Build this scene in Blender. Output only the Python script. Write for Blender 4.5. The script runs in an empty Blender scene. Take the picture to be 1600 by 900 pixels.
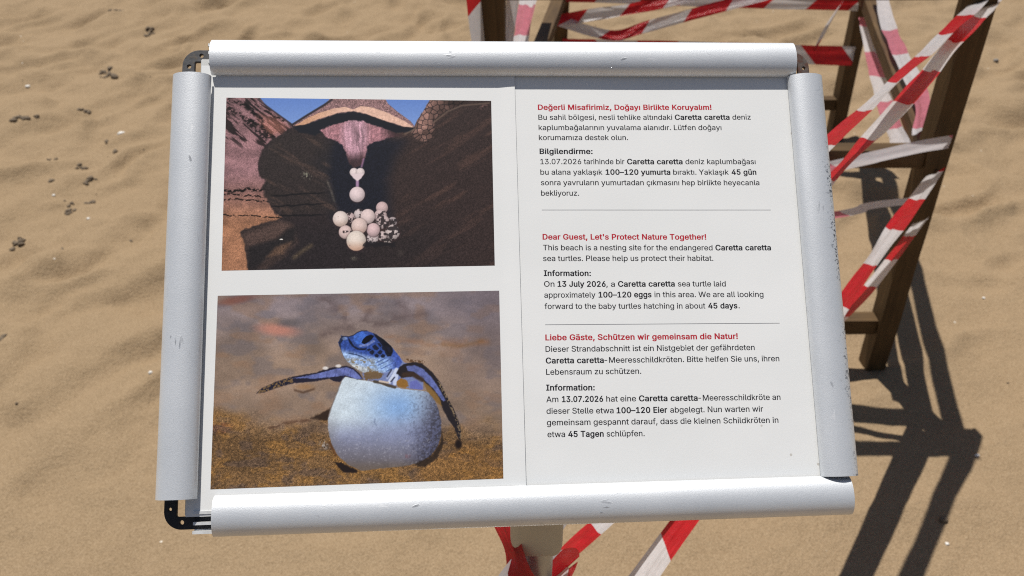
import bpy, bmesh, math
import numpy as np
from mathutils import Vector, Matrix
from mathutils.geometry import delaunay_2d_cdt

# ------------------------------------------------------------------ camera, sky, sun, exposure
scene = bpy.context.scene
COL = scene.collection
R = math.radians
PITCH = R(36.0)
CAM_H = 1.5

cam_data = bpy.data.cameras.new("camera")
cam_data.sensor_width = 36.0
cam_data.lens = 36.0 * 1300.0 / 1600.0
cam_data.clip_start = 0.02
cam_data.clip_end = 500.0
cam_data.dof.use_dof = True
cam_data.dof.focus_distance = 0.548
cam_data.dof.aperture_fstop = 14.5
cam = bpy.data.objects.new("camera", cam_data)
cam.location = (0, 0, CAM_H)
cam.rotation_euler = (R(90) - PITCH, 0, 0)
COL.objects.link(cam)
scene.camera = cam

SUN_DIR = Vector((-0.141, 0.282, 0.949)).normalized()      # towards the sun
world = bpy.data.worlds.new("World")
scene.world = world
world.use_nodes = True
wn = world.node_tree.nodes
wn.clear()
sky = wn.new("ShaderNodeTexSky")
sky.sky_type = 'NISHITA'
sky.sun_disc = False
sky.sun_elevation = math.asin(SUN_DIR.z)
sky.sun_rotation = math.atan2(SUN_DIR.x, SUN_DIR.y)
sky.dust_density = 1.0
bg = wn.new("ShaderNodeBackground")
bg.inputs["Strength"].default_value = 0.05
wo = wn.new("ShaderNodeOutputWorld")
world.node_tree.links.new(sky.outputs[0], bg.inputs[0])
world.node_tree.links.new(bg.outputs[0], wo.inputs[0])

sun_data = bpy.data.lights.new("sun", 'SUN')
sun_data.energy = 4.6
sun_data.angle = R(0.5)
sun_data.color = (1.0, 0.96, 0.90)
sun = bpy.data.objects.new("sun", sun_data)
sun.rotation_euler = SUN_DIR.to_track_quat('Z', 'Y').to_euler()
sun.location = (-1, 2, 7)
COL.objects.link(sun)

scene.view_settings.view_transform = 'Standard'
scene.view_settings.look = 'None'
scene.view_settings.exposure = 0.13
scene.view_settings.gamma = 1.0
scene.view_settings.use_curve_mapping = False
scene.render.engine = 'CYCLES'
scene.cycles.filter_width = 1.1
scene.cycles.max_bounces = 8
scene.cycles.use_denoising = False
scene.cycles.caustics_reflective = False
scene.cycles.caustics_refractive = False

# ------------------------------------------------------------------ noise helpers (numpy)
_rng = np.random.RandomState(7)
_LAT = _rng.rand(256, 256)


def vnoise(x, y, seed=0):
    x = np.asarray(x, float) + seed * 17.31
    y = np.asarray(y, float) + seed * 9.77
    xi = np.floor(x).astype(int)
    yi = np.floor(y).astype(int)
    fx = x - xi
    fy = y - yi
    fx = fx * fx * fx * (fx * (fx * 6 - 15) + 10)
    fy = fy * fy * fy * (fy * (fy * 6 - 15) + 10)
    a = _LAT[xi & 255, yi & 255]
    b = _LAT[(xi + 1) & 255, yi & 255]
    c = _LAT[xi & 255, (yi + 1) & 255]
    d = _LAT[(xi + 1) & 255, (yi + 1) & 255]
    return (a * (1 - fx) + b * fx) * (1 - fy) + (c * (1 - fx) + d * fx) * fy


def fbm(x, y, octaves=4, seed=0, gain=0.5):
    s = 0
    amp = 1.0
    tot = 0
    for o in range(octaves):
        s = s + amp * vnoise(x * 2 ** o, y * 2 ** o, seed + o * 3)
        tot += amp
        amp *= gain
    return s / tot                     # 0..1


def sstep(a, b, x):
    t = np.clip((x - a) / (b - a), 0, 1)
    return t * t * (3 - 2 * t)


# ------------------------------------------------------------------ object helpers
def link(name, me, mat=None, parent=None, matrix=None):
    o = bpy.data.objects.new(name, me)
    COL.objects.link(o)
    if mat is not None and me is not None:
        me.materials.append(mat)
    if parent is not None:
        o.parent = parent
    if matrix is not None:
        o.matrix_basis = matrix
    return o


def tag(o, label=None, category=None, group=None, kind=None):
    if label:
        o["label"] = label
    if category:
        o["category"] = category
    if group:
        o["group"] = group
    if kind:
        o["kind"] = kind
    return o


def thing(name, loc, label, category, group=None):
    o = bpy.data.objects.new(name, None)
    o.empty_display_size = 0.05
    COL.objects.link(o)
    o.location = loc
    return tag(o, label, category, group)


def smooth(me, angle=40):
    me.polygons.foreach_set("use_smooth", np.ones(len(me.polygons), bool))
    me.set_sharp_from_angle(angle=R(angle))
    return me


def bm_mesh(bm, name="mesh", smooth_angle=None):
    bmesh.ops.recalc_face_normals(bm, faces=bm.faces[:])
    me = bpy.data.meshes.new(name)
    bm.to_mesh(me)
    bm.free()
    if smooth_angle:
        smooth(me, smooth_angle)
    return me


def grid_mesh(name, xs, ys, zs, uv=False):
    """xs, ys, zs: 2-D arrays (rows, cols)."""
    rows, cols = xs.shape
    co = np.stack([xs, ys, zs], -1).reshape(-1, 3)
    idx = np.arange(rows * cols).reshape(rows, cols)
    q = np.stack([idx[:-1, :-1], idx[:-1, 1:], idx[1:, 1:], idx[1:, :-1]], -1).reshape(-1, 4)
    me = bpy.data.meshes.new(name)
    me.vertices.add(len(co))
    me.vertices.foreach_set("co", co.ravel().astype(np.float32))
    me.loops.add(q.size)
    me.loops.foreach_set("vertex_index", q.ravel().astype(np.int32))
    me.polygons.add(len(q))
    me.polygons.foreach_set("loop_start", np.arange(0, q.size, 4, dtype=np.int32))
    me.polygons.foreach_set("loop_total", np.full(len(q), 4, np.int32))
    me.update(calc_edges=True)
    me.validate()
    me.polygons.foreach_set("use_smooth", np.ones(len(me.polygons), bool))
    return me


def prism_mesh(profile, x0, x1, name="prism", smooth_angle=35, cuts=1):
    """closed profile [(y, z)] extruded along local x."""
    bm = bmesh.new()
    rings = []
    for k in range(cuts + 1):
        x = x0 + (x1 - x0) * k / cuts
        rings.append([bm.verts.new((x, y, z)) for y, z in profile])
    n = len(profile)
    for a, b in zip(rings[:-1], rings[1:]):
        for i in range(n):
            bm.faces.new((a[i], a[(i + 1) % n], b[(i + 1) % n], b[i]))
    bm.faces.new(rings[0][::-1])
    bm.faces.new(rings[-1])
    return bm_mesh(bm, name, smooth_angle)


def beam_mesh(length, w, d, bev=0.004, seed=0):
    """square timber along local z from 0 to length, bevelled, very slightly uneven."""
    bm = bmesh.new()
    rng = np.random.RandomState(seed)
    n = 8
    rings = []
    for k in range(n + 1):
        z = length * k / n
        jx, jy = rng.normal(0, 0.0006, 2)
        s = 1 + rng.normal(0, 0.006)
        rings.append([bm.verts.new((sx * w / 2 * s + jx, sy * d / 2 * s + jy, z))
                      for sx, sy in ((-1, -1), (1, -1), (1, 1), (-1, 1))])
    for a, b in zip(rings[:-1], rings[1:]):
        for i in range(4):
            bm.faces.new((a[i], a[(i + 1) % 4], b[(i + 1) % 4], b[i]))
    bm.faces.new(rings[0][::-1])
    bm.faces.new(rings[-1])
    sharp = [e for e in bm.edges if len(e.link_faces) == 2 and
             e.calc_face_angle(0) > 0.6]
    bmesh.ops.bevel(bm, geom=sharp, offset=bev, segments=2, profile=0.6, affect='EDGES')
    return bm_mesh(bm, "timber", 50)


def beam(name, a, b, w, d, mat, parent, seed=0, spin=0.0):
    a = Vector(a)
    b = Vector(b)
    v = b - a
    me = beam_mesh(v.length, w, d, seed=seed)
    q = v.to_track_quat('Z', 'Y') if abs(v.normalized().z) < 0.9 else \
        Vector((0, 0, 1)).rotation_difference(v)
    m = Matrix.Translation(a - parent.location) @ q.to_matrix().to_4x4() @ Matrix.Rotation(spin, 4, 'Z')
    return link(name, me, mat, parent, m)


def curve_mesh(loops, depth, bevel=0.0, grow=0.0):
    """flat outline with holes -> solid mesh of thickness 2*depth."""
    cu = bpy.data.curves.new("outline", 'CURVE')
    cu.dimensions = '2D'
    cu.fill_mode = 'BOTH'
    cu.extrude = depth
    cu.bevel_depth = bevel
    cu.offset = grow
    for lp in loops:
        s = cu.splines.new('POLY')
        s.points.add(len(lp) - 1)
        for p, (x, y) in zip(s.points, lp):
            p.co = (x, y, 0, 1)
        s.use_cyclic_u = True
    o = bpy.data.objects.new("outline", cu)
    COL.objects.link(o)
    dg = bpy.context.evaluated_depsgraph_get()
    me = bpy.data.meshes.new_from_object(o.evaluated_get(dg))
    bpy.data.objects.remove(o)
    bpy.data.curves.remove(cu)
    return me


# ------------------------------------------------------------------ materials
class NT:
    def __init__(self, name):
        self.m = bpy.data.materials.new(name)
        self.m.use_nodes = True
        self.t = self.m.node_tree
        self.b = self.t.nodes["Principled BSDF"]
        self.out = self.t.nodes["Material Output"]

    def n(self, typ, **kw):
        nd = self.t.nodes.new(typ)
        for k, v in kw.items():
            if k.startswith("i_"):
                key = k[2:]
                key = int(key) if key.isdigit() else key.replace("_", " ")
                nd.inputs[key].default_value = v
            else:
                setattr(nd, k, v)
        return nd

    def l(self, a, b):
        self.t.links.new(a, b)

    def coord(self, which="Object", scale=(1, 1, 1), rot=(0, 0, 0)):
        tc = self.n("ShaderNodeTexCoord")
        mp = self.n("ShaderNodeMapping")
        mp.inputs["Scale"].default_value = scale
        mp.inputs["Rotation"].default_value = rot
        self.l(tc.outputs[which], mp.inputs[0])
        return mp.outputs[0]

    def noise(self, vec, scale, detail=3, rough=0.5, dist=0.0):
        nd = self.n("ShaderNodeTexNoise")
        nd.inputs["Scale"].default_value = scale
        nd.inputs["Detail"].default_value = detail
        nd.inputs["Roughness"].default_value = rough
        nd.inputs["Distortion"].default_value = dist
        self.l(vec, nd.inputs["Vector"])
        return nd.outputs[0]

    def ramp(self, fac, stops):
        nd = self.n("ShaderNodeValToRGB")
        cr = nd.color_ramp
        while len(cr.elements) < len(stops):
            cr.elements.new(0.5)
        for e, (p, c) in zip(cr.elements, stops):
            e.position = p
            e.color = c if len(c) == 4 else (*c, 1)
        self.l(fac, nd.inputs[0])
        return nd.outputs[0]

    def math(self, op, a, b=None, clamp=False):
        nd = self.n("ShaderNodeMath", operation=op, use_clamp=clamp)
        for i, v in enumerate((a, b)):
            if v is None:
                continue
            if isinstance(v, (int, float)):
                nd.inputs[i].default_value = v
            else:
                self.l(v, nd.inputs[i])
        return nd.outputs[0]

    def mix(self, fac, a, b, mode='MIX'):
        nd = self.n("ShaderNodeMix", data_type='RGBA', blend_type=mode)
        for key, v in ((0, fac), (6, a), (7, b)):
            if isinstance(v, (int, float)):
                nd.inputs[key].default_value = v
            elif isinstance(v, tuple):
                nd.inputs[key].default_value = v if len(v) == 4 else (*v, 1)
            else:
                self.l(v, nd.inputs[key])
        return nd.outputs[2]

    def bump(self, h, strength, dist, prev=None):
        nd = self.n("ShaderNodeBump")
        nd.inputs["Strength"].default_value = strength
        nd.inputs["Distance"].default_value = dist
        self.l(h, nd.inputs["Height"])
        if prev is not None:
            self.l(prev, nd.inputs["Normal"])
        return nd.outputs[0]

    def set(self, **kw):
        for k, v in kw.items():
            s = self.b.inputs[k.replace("_", " ")]
            if isinstance(v, (int, float)):
                s.default_value = v
            elif isinstance(v, tuple):
                s.default_value = v if len(v) == 4 else (*v, 1)
            else:
                self.l(v, s)
        return self.m


def mat_sand():
    k = NT("sand")
    v = k.coord("Object")
    big = k.noise(v, 2.2, 4, 0.55)
    mid = k.noise(v, 34, 6, 0.68)
    grain = k.noise(v, 300, 4, 0.75)
    grain2 = k.noise(v, 170, 2, 0.6)
    c = k.ramp(big, [(0.3, (0.270, 0.188, 0.107)), (0.7, (0.323, 0.227, 0.134))])
    c = k.mix(0.42, c, k.ramp(mid, [(0.3, (0.214, 0.147, 0.083)), (0.72, (0.378, 0.270, 0.163))]))
    c = k.mix(0.66, c, k.ramp(grain, [(0.3, (0.132, 0.089, 0.050)), (0.5, (0.297, 0.211, 0.124)), (0.75, (0.504, 0.388, 0.256))]))
    # dark mineral grains and pale shell crumbs
    dark = k.math('GREATER_THAN', k.noise(v, 300, 1, 0.5), 0.74)
    c = k.mix(k.math('MULTIPLY', dark, 0.55), c, (0.09, 0.06, 0.04))
    vo = k.n("ShaderNodeTexVoronoi", feature='F1')
    vo.inputs["Scale"].default_value = 34
    k.l(v, vo.inputs["Vector"])
    sep = k.n("ShaderNodeSeparateColor")
    k.l(vo.outputs["Color"], sep.inputs[0])
    rare = k.math('GREATER_THAN', sep.outputs[0], 0.985)
    spot = k.math('LESS_THAN', vo.outputs["Distance"], 0.11)
    c = k.mix(k.math('MULTIPLY', rare, spot), c, (0.62, 0.56, 0.47))
    rare2 = k.math('LESS_THAN', sep.outputs[1], 0.025)
    spot2 = k.math('LESS_THAN', vo.outputs["Distance"], 0.12)
    c = k.mix(k.math('MULTIPLY', rare2, spot2), c, (0.06, 0.043, 0.03))
    n1 = k.bump(mid, 0.55, 0.014)
    n2 = k.bump(grain2, 0.5, 0.004, n1)
    n3 = k.bump(grain, 0.5, 0.002, n2)
    return k.set(Base_Color=c, Roughness=0.95, Specular_IOR_Level=0.15, Normal=n3)


def mat_alu(name, wear_edge=0.0, scratch=0.5):
    """matt silver anodised profile; local x runs along the rail, y across it."""
    k = NT(name)
    v = k.coord("Object")
    vs = k.coord("Object", scale=(0.22, 1.0, 1.0), rot=(0, 0, 0.35))
    fine = k.noise(v, 1500, 2, 0.6)
    cloud = k.noise(v, 22, 4, 0.55)
    base = k.ramp(cloud, [(0.3, (0.66, 0.69, 0.72)), (0.7, (0.75, 0.775, 0.80))])
    base = k.mix(0.16, base, k.ramp(fine, [(0.35, (0.45, 0.46, 0.47)), (0.65, (1, 1, 1))]))
    # little dents and scratches
    sc = k.noise(vs, 420, 2, 0.5, 0.6)
    gate = k.noise(v, 34, 2, 0.5)
    gate = k.ramp(gate, [(0.56, (0, 0, 0)), (0.68, (1, 1, 1))])
    scm = k.math('MULTIPLY', k.ramp(sc, [(0.645, (0, 0, 0)), (0.70, (1, 1, 1))]), gate)
    scm = k.math('MULTIPLY', scm, scratch, clamp=True)
    col = k.mix(scm, base, (0.12, 0.13, 0.15))
    pale = k.noise(k.coord("Object", scale=(0.4, 1, 1), rot=(0, 0, -0.5)), 300, 2, 0.5, 0.8)
    gate2 = k.ramp(k.noise(v, 26, 2, 0.5, 0), [(0.6, (0, 0, 0)), (0.7, (1, 1, 1))])
    pm = k.math('MULTIPLY', k.ramp(pale, [(0.68, (0, 0, 0)), (0.72, (1, 1, 1))]), gate2)
    col = k.mix(k.math('MULTIPLY', pm, 0.5), col, (0.97, 0.97, 0.97))
    if wear_edge > 0:
        tc = k.n("ShaderNodeTexCoord")
        sp = k.n("ShaderNodeSeparateXYZ")
        k.l(tc.outputs["Object"], sp.inputs[0])
        yy = k.math('MULTIPLY', sp.outputs[1], -1000.0)        # outer side has negative y
        edge = k.math('MULTIPLY', k.math('SUBTRACT', yy, 1.5), 0.13, clamp=True)
        xm = k.math('ABSOLUTE', k.math('MULTIPLY', sp.outputs[0], 7.5))
        nz = k.noise(k.coord("Object", scale=(1.0, 0.45, 1.0), rot=(0, 0, 0.25)), 620, 3, 0.6, 0.5)
        amt = k.math('ADD', k.math('MULTIPLY', edge, 0.16), k.math('MULTIPLY', k.noise(v, 30, 2), 0.14))
        amt = k.math('ADD', amt, k.math('MULTIPLY', xm, 0.02))
        th = k.math('ADD', nz, amt)
        wm = k.ramp(th, [(0.76, (0, 0, 0)), (0.82, (1, 1, 1))])
        wm = k.math('MULTIPLY', wm, edge, clamp=True)
        wm = k.math('MULTIPLY', wm, k.ramp(k.noise(v, 48, 2, 0.5), [(0.47, (0, 0, 0)), (0.6, (1, 1, 1))]))
        wm = k.math('MULTIPLY', wm, wear_edge, clamp=True)
        col = k.mix(wm, col, (0.08, 0.095, 0.12))
    nrm = k.bump(fine, 0.22, 0.0004)
    nrm = k.bump(scm, 0.4, 0.0004, nrm)
    return k.set(Base_Color=col, Metallic=0.42, Roughness=0.50, Normal=nrm)


def mat_simple(name, col, rough=0.6, metal=0.0, var=0.12, scale=60, bump=0.0, bumpd=0.001, spec=0.5):
    k = NT(name)
    v = k.coord("Object")
    n = k.noise(v, scale, 4, 0.6)
    lo = tuple(c * (1 - var) for c in col)
    hi = tuple(min(1, c * (1 + var)) for c in col)
    c = k.ramp(n, [(0.3, lo), (0.7, hi)])
    kw = {}
    if bump:
        kw["Normal"] = k.bump(n, bump, bumpd)
    return k.set(Base_Color=c, Roughness=rough, Metallic=metal, Specular_IOR_Level=spec, **kw)


def mat_rusty(name, base, rust, amount):
    k = NT(name)
    v = k.coord("Object")
    n = k.noise(v, 260, 5, 0.65)
    m = k.ramp(n, [(0.62 - amount * 0.3, (0, 0, 0)), (0.72 - amount * 0.3, (1, 1, 1))])
    b = k.ramp(k.noise(v, 500, 3), [(0.3, tuple(c * 0.75 for c in base)), (0.7, tuple(c * 1.25 for c in base))])
    c = k.mix(m, b, rust)
    return k.set(Base_Color=c, Roughness=0.7, Metallic=0.25, Normal=k.bump(n, 0.4, 0.0006))


def mat_paper():
    k = NT("paper")
    v = k.coord("Object")
    n = k.noise(v, 9, 3, 0.5)
    c = k.ramp(n, [(0.3, (0.80, 0.81, 0.80)), (0.7, (0.84, 0.845, 0.835))])
    vo = k.n("ShaderNodeTexVoronoi", feature='F1')
    vo.inputs["Scale"].default_value = 55
    k.l(v, vo.inputs["Vector"])
    sep = k.n("ShaderNodeSeparateColor")
    k.l(vo.outputs["Color"], sep.inputs[0])
    sp = k.math('MULTIPLY', k.math('GREATER_THAN', sep.outputs[0], 0.94), k.math('LESS_THAN', vo.outputs["Distance"], 0.05))
    c = k.mix(k.math('MULTIPLY', sp, 0.5), c, (0.36, 0.31, 0.24))
    fibre = k.noise(v, 900, 2, 0.6)
    wav = k.noise(v, 14, 2, 0.5)
    nr = k.bump(wav, 0.10, 0.005)
    nr = k.bump(fibre, 0.08, 0.0003, nr)
    return k.set(Base_Color=c, Roughness=0.5, Specular_IOR_Level=0.35, Normal=nr)


def mat_print():
    k = NT("photo_print")
    at = k.n("ShaderNodeAttribute", attribute_name="ink")
    v = k.coord("Object")
    nr = k.bump(k.noise(v, 900, 2, 0.6), 0.06, 0.0003)
    return k.set(Base_Color=at.outputs["Color"], Roughness=0.5, Specular_IOR_Level=0.2, Normal=nr)


def mat_wood(name, lo, hi):
    k = NT(name)
    v = k.coord("Object", scale=(1, 1, 0.08))
    n = k.noise(v, 90, 6, 0.62, 0.6)
    n2 = k.noise(k.coord("Object"), 9, 3)
    c = k.ramp(n, [(0.32, lo), (0.68, hi)])
    c = k.mix(0.3, c, k.ramp(n2, [(0.3, tuple(x * 0.6 for x in lo)), (0.7, hi)]))
    vo = k.n("ShaderNodeTexVoronoi", feature='F1')
    vo.inputs["Scale"].default_value = 5
    k.l(k.coord("Object", scale=(1.2, 1.2, 0.7)), vo.inputs["Vector"])
    kn = k.math('LESS_THAN', vo.outputs["Distance"], 0.05)
    c = k.mix(k.math('MULTIPLY', kn, 0.6), c, tuple(x * 0.4 for x in lo))
    return k.set(Base_Color=c, Roughness=0.65, Specular_IOR_Level=0.3, Normal=k.bump(n, 0.3, 0.002))


def mat_tape(name, red, white, period=0.31):
    """plastic barrier tape: oblique red and white bands from the ribbon's own uv in metres."""
    k = NT(name)
    uv = k.n("ShaderNodeUVMap", uv_map="UVMap")
    sp = k.n("ShaderNodeSeparateXYZ")
    k.l(uv.outputs[0], sp.inputs[0])
    ph = k.math('ADD', sp.outputs[0], k.math('MULTIPLY', sp.outputs[1], 0.95))
    fr = k.math('FRACT', k.math('DIVIDE', ph, period))
    band = k.math('LESS_THAN', fr, 0.5)
    v = k.coord("Object")
    n = k.noise(v, 60, 3, 0.6)
    rd = k.ramp(n, [(0.3, tuple(c * 0.85 for c in red)), (0.7, tuple(min(1, c * 1.1) for c in red))])
    wh = k.ramp(n, [(0.3, tuple(c * 0.9 for c in white)), (0.7, white)])
    c = k.mix(band, wh, rd)
    nr = k.bump(k.noise(k.coord("UV", scale=(5, 40, 1)), 3.0, 5, 0.65), 0.6, 0.008)
    k.set(Base_Color=c, Roughness=0.30, Specular_IOR_Level=0.5, Normal=nr)
    tr = k.n("ShaderNodeBsdfTranslucent")
    k.l(c, tr.inputs[0])
    mx = k.n("ShaderNodeMixShader")
    mx.inputs[0].default_value = 0.48
    k.l(k.b.outputs[0], mx.inputs[1])
    k.l(tr.outputs[0], mx.inputs[2])
    k.l(mx.outputs[0], k.out.inputs[0])
    return k.m


M_SAND = mat_sand()
M_ALU = mat_alu("silver_profile", 0.0, 0.55)
M_ALU_WORN = mat_alu("silver_profile_worn", 0.95, 0.35)
M_ALU_CH = mat_simple("raw_aluminium", (0.80, 0.80, 0.78), 0.4, 0.3, 0.15, 200)
M_BRKT = mat_rusty("grey_bracket", (0.075, 0.075, 0.078), (0.10, 0.085, 0.07), 0.2)
M_BRKT_BLACK = mat_rusty("black_bracket", (0.028, 0.028, 0.03), (0.05, 0.045, 0.04), 0.15)
M_BRKT_RUST = mat_rusty("rusty_bracket", (0.105, 0.082, 0.07), (0.10, 0.045, 0.03), 0.5)
M_PAPER = mat_paper()
M_BOARD = mat_simple("backing_board", (0.62, 0.62, 0.60), 0.7, 0, 0.08, 80)
M_INK = mat_simple("black_ink", (0.010, 0.010, 0.015), 0.6, 0, 0.05, 50, spec=0.2)
M_RED = mat_simple("red_ink", (0.46, 0.012, 0.030), 0.6, 0, 0.05, 50, spec=0.2)
M_GREYINK = mat_simple("grey_ink", (0.10, 0.10, 0.12), 0.6, 0, 0.05, 50, spec=0.2)
M_PRINT = mat_print()
M_CREAM = mat_simple("cream_plastic", (0.47, 0.43, 0.34), 0.55, 0, 0.06, 40)
M_STEEL = mat_simple("grey_steel", (0.45, 0.45, 0.44), 0.4, 0.7, 0.08, 80)
M_WOOD = mat_wood("brown_timber", (0.050, 0.027, 0.009), (0.115, 0.066, 0.024))
M_SCREW = mat_simple("screw_head", (0.06, 0.035, 0.02), 0.5, 0.6, 0.2, 300)
M_TAPE = mat_tape("barrier_tape", (0.55, 0.018, 0.024), (0.72, 0.70, 0.71))
M_TAPE_BACKLIT = mat_tape("backlit_barrier_tape", (0.66, 0.22, 0.28), (0.76, 0.73, 0.75), 0.5)  # same tape, its overexposed backlit look painted into paler pink and white
M_STONE = mat_simple("grey_stone", (0.22, 0.20, 0.18), 0.85, 0, 0.3, 90, 0.4, 0.002)
M_SHELL = mat_simple("pale_shell", (0.72, 0.69, 0.63), 0.5, 0, 0.12, 120, 0.3, 0.001)
M_DEBRIS = mat_simple("dark_debris", (0.150, 0.112, 0.074), 0.9, 0, 0.45, 160, 0.6, 0.003)

# ------------------------------------------------------------------ sand
def dune_field(x, y, ang, far):
    c, d = math.cos(ang), math.sin(ang)
    u = x * c + y * d + 0.18 * (fbm(x * 4, y * 4, 2, 11) - .5)
    w = -x * d + y * c + 0.18 * (fbm(x * 4, y * 4, 2, 12) - .5)
    h = (0.022 + 0.020 * far) * (.5 - np.abs(2 * vnoise(u * 2.6, w * 6.2, 2) - 1))
    h = h + (0.010 + 0.048 * far) * (vnoise(u * 5.2 + 5, w * 9.0, 4) - 0.5)
    h = h + (0.004 + 0.020 * far) * (vnoise(u * 9 + 2, w * 14, 14) - 0.5)
    return h


def sand_height(x, y):
    """soft trampled sand: gentle humps with oblique hollows between them."""
    far = sstep(1.25, 2.3, y - 0.30 * np.clip(x, -1.5, 1.2))
    h = 0.050 * (fbm(x * 0.9, y * 0.9, 2, 1) - 0.5)
    m = sstep(-0.2, 0.9, x)
    h = h + dune_field(x, y, R(58), far) * (1 - m) + dune_field(x, y, R(20), far) * m
    h = h + (0.004 + 0.006 * far) * (fbm(x * 21, y * 21, 2, 6) - 0.5)
    h = h + 0.0034 * (fbm(x * 44, y * 44, 2, 9) - 0.5)
    return h


FOOT = [
    (1.40, 3.87, 1.18, 0.153, 0.049, 0.008),
    (0.91, 3.46, 0.85, 0.092, 0.062, 0.009),
    (-1.26, 3.28, 0.37, 0.128, 0.068, 0.010),
    (-0.51, 2.45, 1.69, 0.153, 0.070, 0.011),
    (0.57, 1.90, 0.45, 0.118, 0.059, 0.009),
    (-0.21, 2.75, 0.51, 0.109, 0.059, 0.008),
    (0.06, 2.37, 0.60, 0.140, 0.067, 0.014),
    (-0.96, 4.46, 0.83, 0.113, 0.058, 0.007),
    (2.22, 2.54, 0.92, 0.141, 0.059, 0.013),
    (-2.10, 3.88, 0.80, 0.140, 0.053, 0.017),
    (1.94, 5.11, 1.98, 0.136, 0.072, 0.014),
    (0.29, 3.07, 1.00, 0.145, 0.074, 0.016),
    (-2.73, 3.84, 2.15, 0.124, 0.059, 0.009),
    (-1.83, 2.26, 0.36, 0.119, 0.046, 0.009),
    (1.19, 4.64, 0.92, 0.157, 0.058, 0.007),
    (-1.47, 1.75, 1.12, 0.102, 0.053, 0.014),
    (-1.42, 5.35, 0.16, 0.142, 0.050, 0.014),
    (1.95, 5.12, -0.44, 0.112, 0.058, 0.017),
    (1.57, 2.16, 0.47, 0.104, 0.052, 0.016),
    (1.86, 5.65, 1.12, 0.151, 0.048, 0.009),
    (2.97, 5.08, 0.67, 0.128, 0.048, 0.016),
    (1.81, 3.80, 2.00, 0.114, 0.073, 0.014),
    (-3.90, 5.11, 0.22, 0.126, 0.050, 0.018),
    (2.10, 3.66, 0.27, 0.152, 0.058, 0.007),
    (-0.28, 2.29, 0.88, 0.116, 0.064, 0.008),
    (1.47, 2.68, 0.47, 0.124, 0.045, 0.006),
    (-2.07, 3.48, 1.31, 0.139, 0.057, 0.007),
    (-0.77, 3.39, 0.45, 0.147, 0.053, 0.011),
    (-2.06, 5.52, 1.27, 0.133, 0.046, 0.011),
    (-0.81, 1.52, 0.52, 0.159, 0.074, 0.012),
    (1.05, 4.66, -0.31, 0.148, 0.046, 0.016),
    (-0.41, 4.41, 1.06, 0.098, 0.060, 0.016),
    (-2.55, 5.49, 0.38, 0.094, 0.066, 0.011),
    (-0.18, 4.66, 0.52, 0.153, 0.065, 0.015),
    (-2.23, 5.35, 1.02, 0.130, 0.048, 0.015),
    (0.14, 2.24, 0.87, 0.124, 0.065, 0.015),
    (-3.95, 5.73, 0.92, 0.128, 0.062, 0.016),
    (0.21, 3.44, 0.68, 0.097, 0.049, 0.006),
    (-1.28, 2.40, 1.11, 0.124, 0.072, 0.011),
    (0.42, 4.70, 1.23, 0.144, 0.049, 0.012),
    (-4.32, 5.78, -0.84, 0.142, 0.062, 0.015),
    (2.95, 3.87, 0.26, 0.129, 0.058, 0.018),
    (-3.35, 5.57, 0.41, 0.141, 0.061, 0.012),
    (-3.03, 3.50, 2.28, 0.130, 0.051, 0.017),
    (0.70, 3.32, 0.58, 0.118, 0.046, 0.014),
    (0.44, 2.23, 0.52, 0.110, 0.068, 0.011),
    (-1.84, 5.31, 0.75, 0.140, 0.057, 0.017),
    (-0.15, 4.59, 0.74, 0.110, 0.061, 0.009),
    (0.18, 3.63, 1.92, 0.120, 0.059, 0.016),
    (1.31, 3.06, 1.20, 0.111, 0.064, 0.014),
    (-1.04, 3.77, 0.52, 0.100, 0.065, 0.018),
    (-1.96, 2.18, 0.76, 0.094, 0.050, 0.014),
    (2.49, 4.10, 0.88, 0.121, 0.060, 0.011),
    (1.17, 5.70, 1.26, 0.153, 0.062, 0.006),
    (3.60, 4.96, 0.62, 0.142, 0.048, 0.015),
    (-2.74, 3.64, 0.32, 0.102, 0.071, 0.008),
    (2.50, 4.87, 1.07, 0.124, 0.071, 0.011),
    (-2.06, 4.20, 1.26, 0.113, 0.055, 0.013),
    (0.04, 2.05, 0.55, 0.148, 0.050, 0.009),
    (-2.04, 2.21, 2.61, 0.124, 0.058, 0.016),
    (0.32, 3.77, 1.12, 0.097, 0.061, 0.017),
    (-1.06, 3.86, 1.46, 0.094, 0.071, 0.006),
    (3.01, 4.42, 0.98, 0.102, 0.052, 0.007),
    (-1.59, 2.18, 1.77, 0.143, 0.065, 0.016),
]


def add_prints(x, y, h):
    for fx, fy, ang, ln, wd, dep in FOOT:
        dx = x - fx
        dy = y - fy
        a = (dx * math.cos(ang) + dy * math.sin(ang)) / ln
        b = (-dx * math.sin(ang) + dy * math.cos(ang)) / wd
        r = np.sqrt(a * a + b * b) + 0.18 * (vnoise(x * 22, y * 22, 21) - .5)
        h = h - dep * (1 - sstep(0.25, 1.0, r)) + dep * 0.42 * np.exp(-((r - 1.2) / 0.24) ** 2)
    return h


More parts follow.
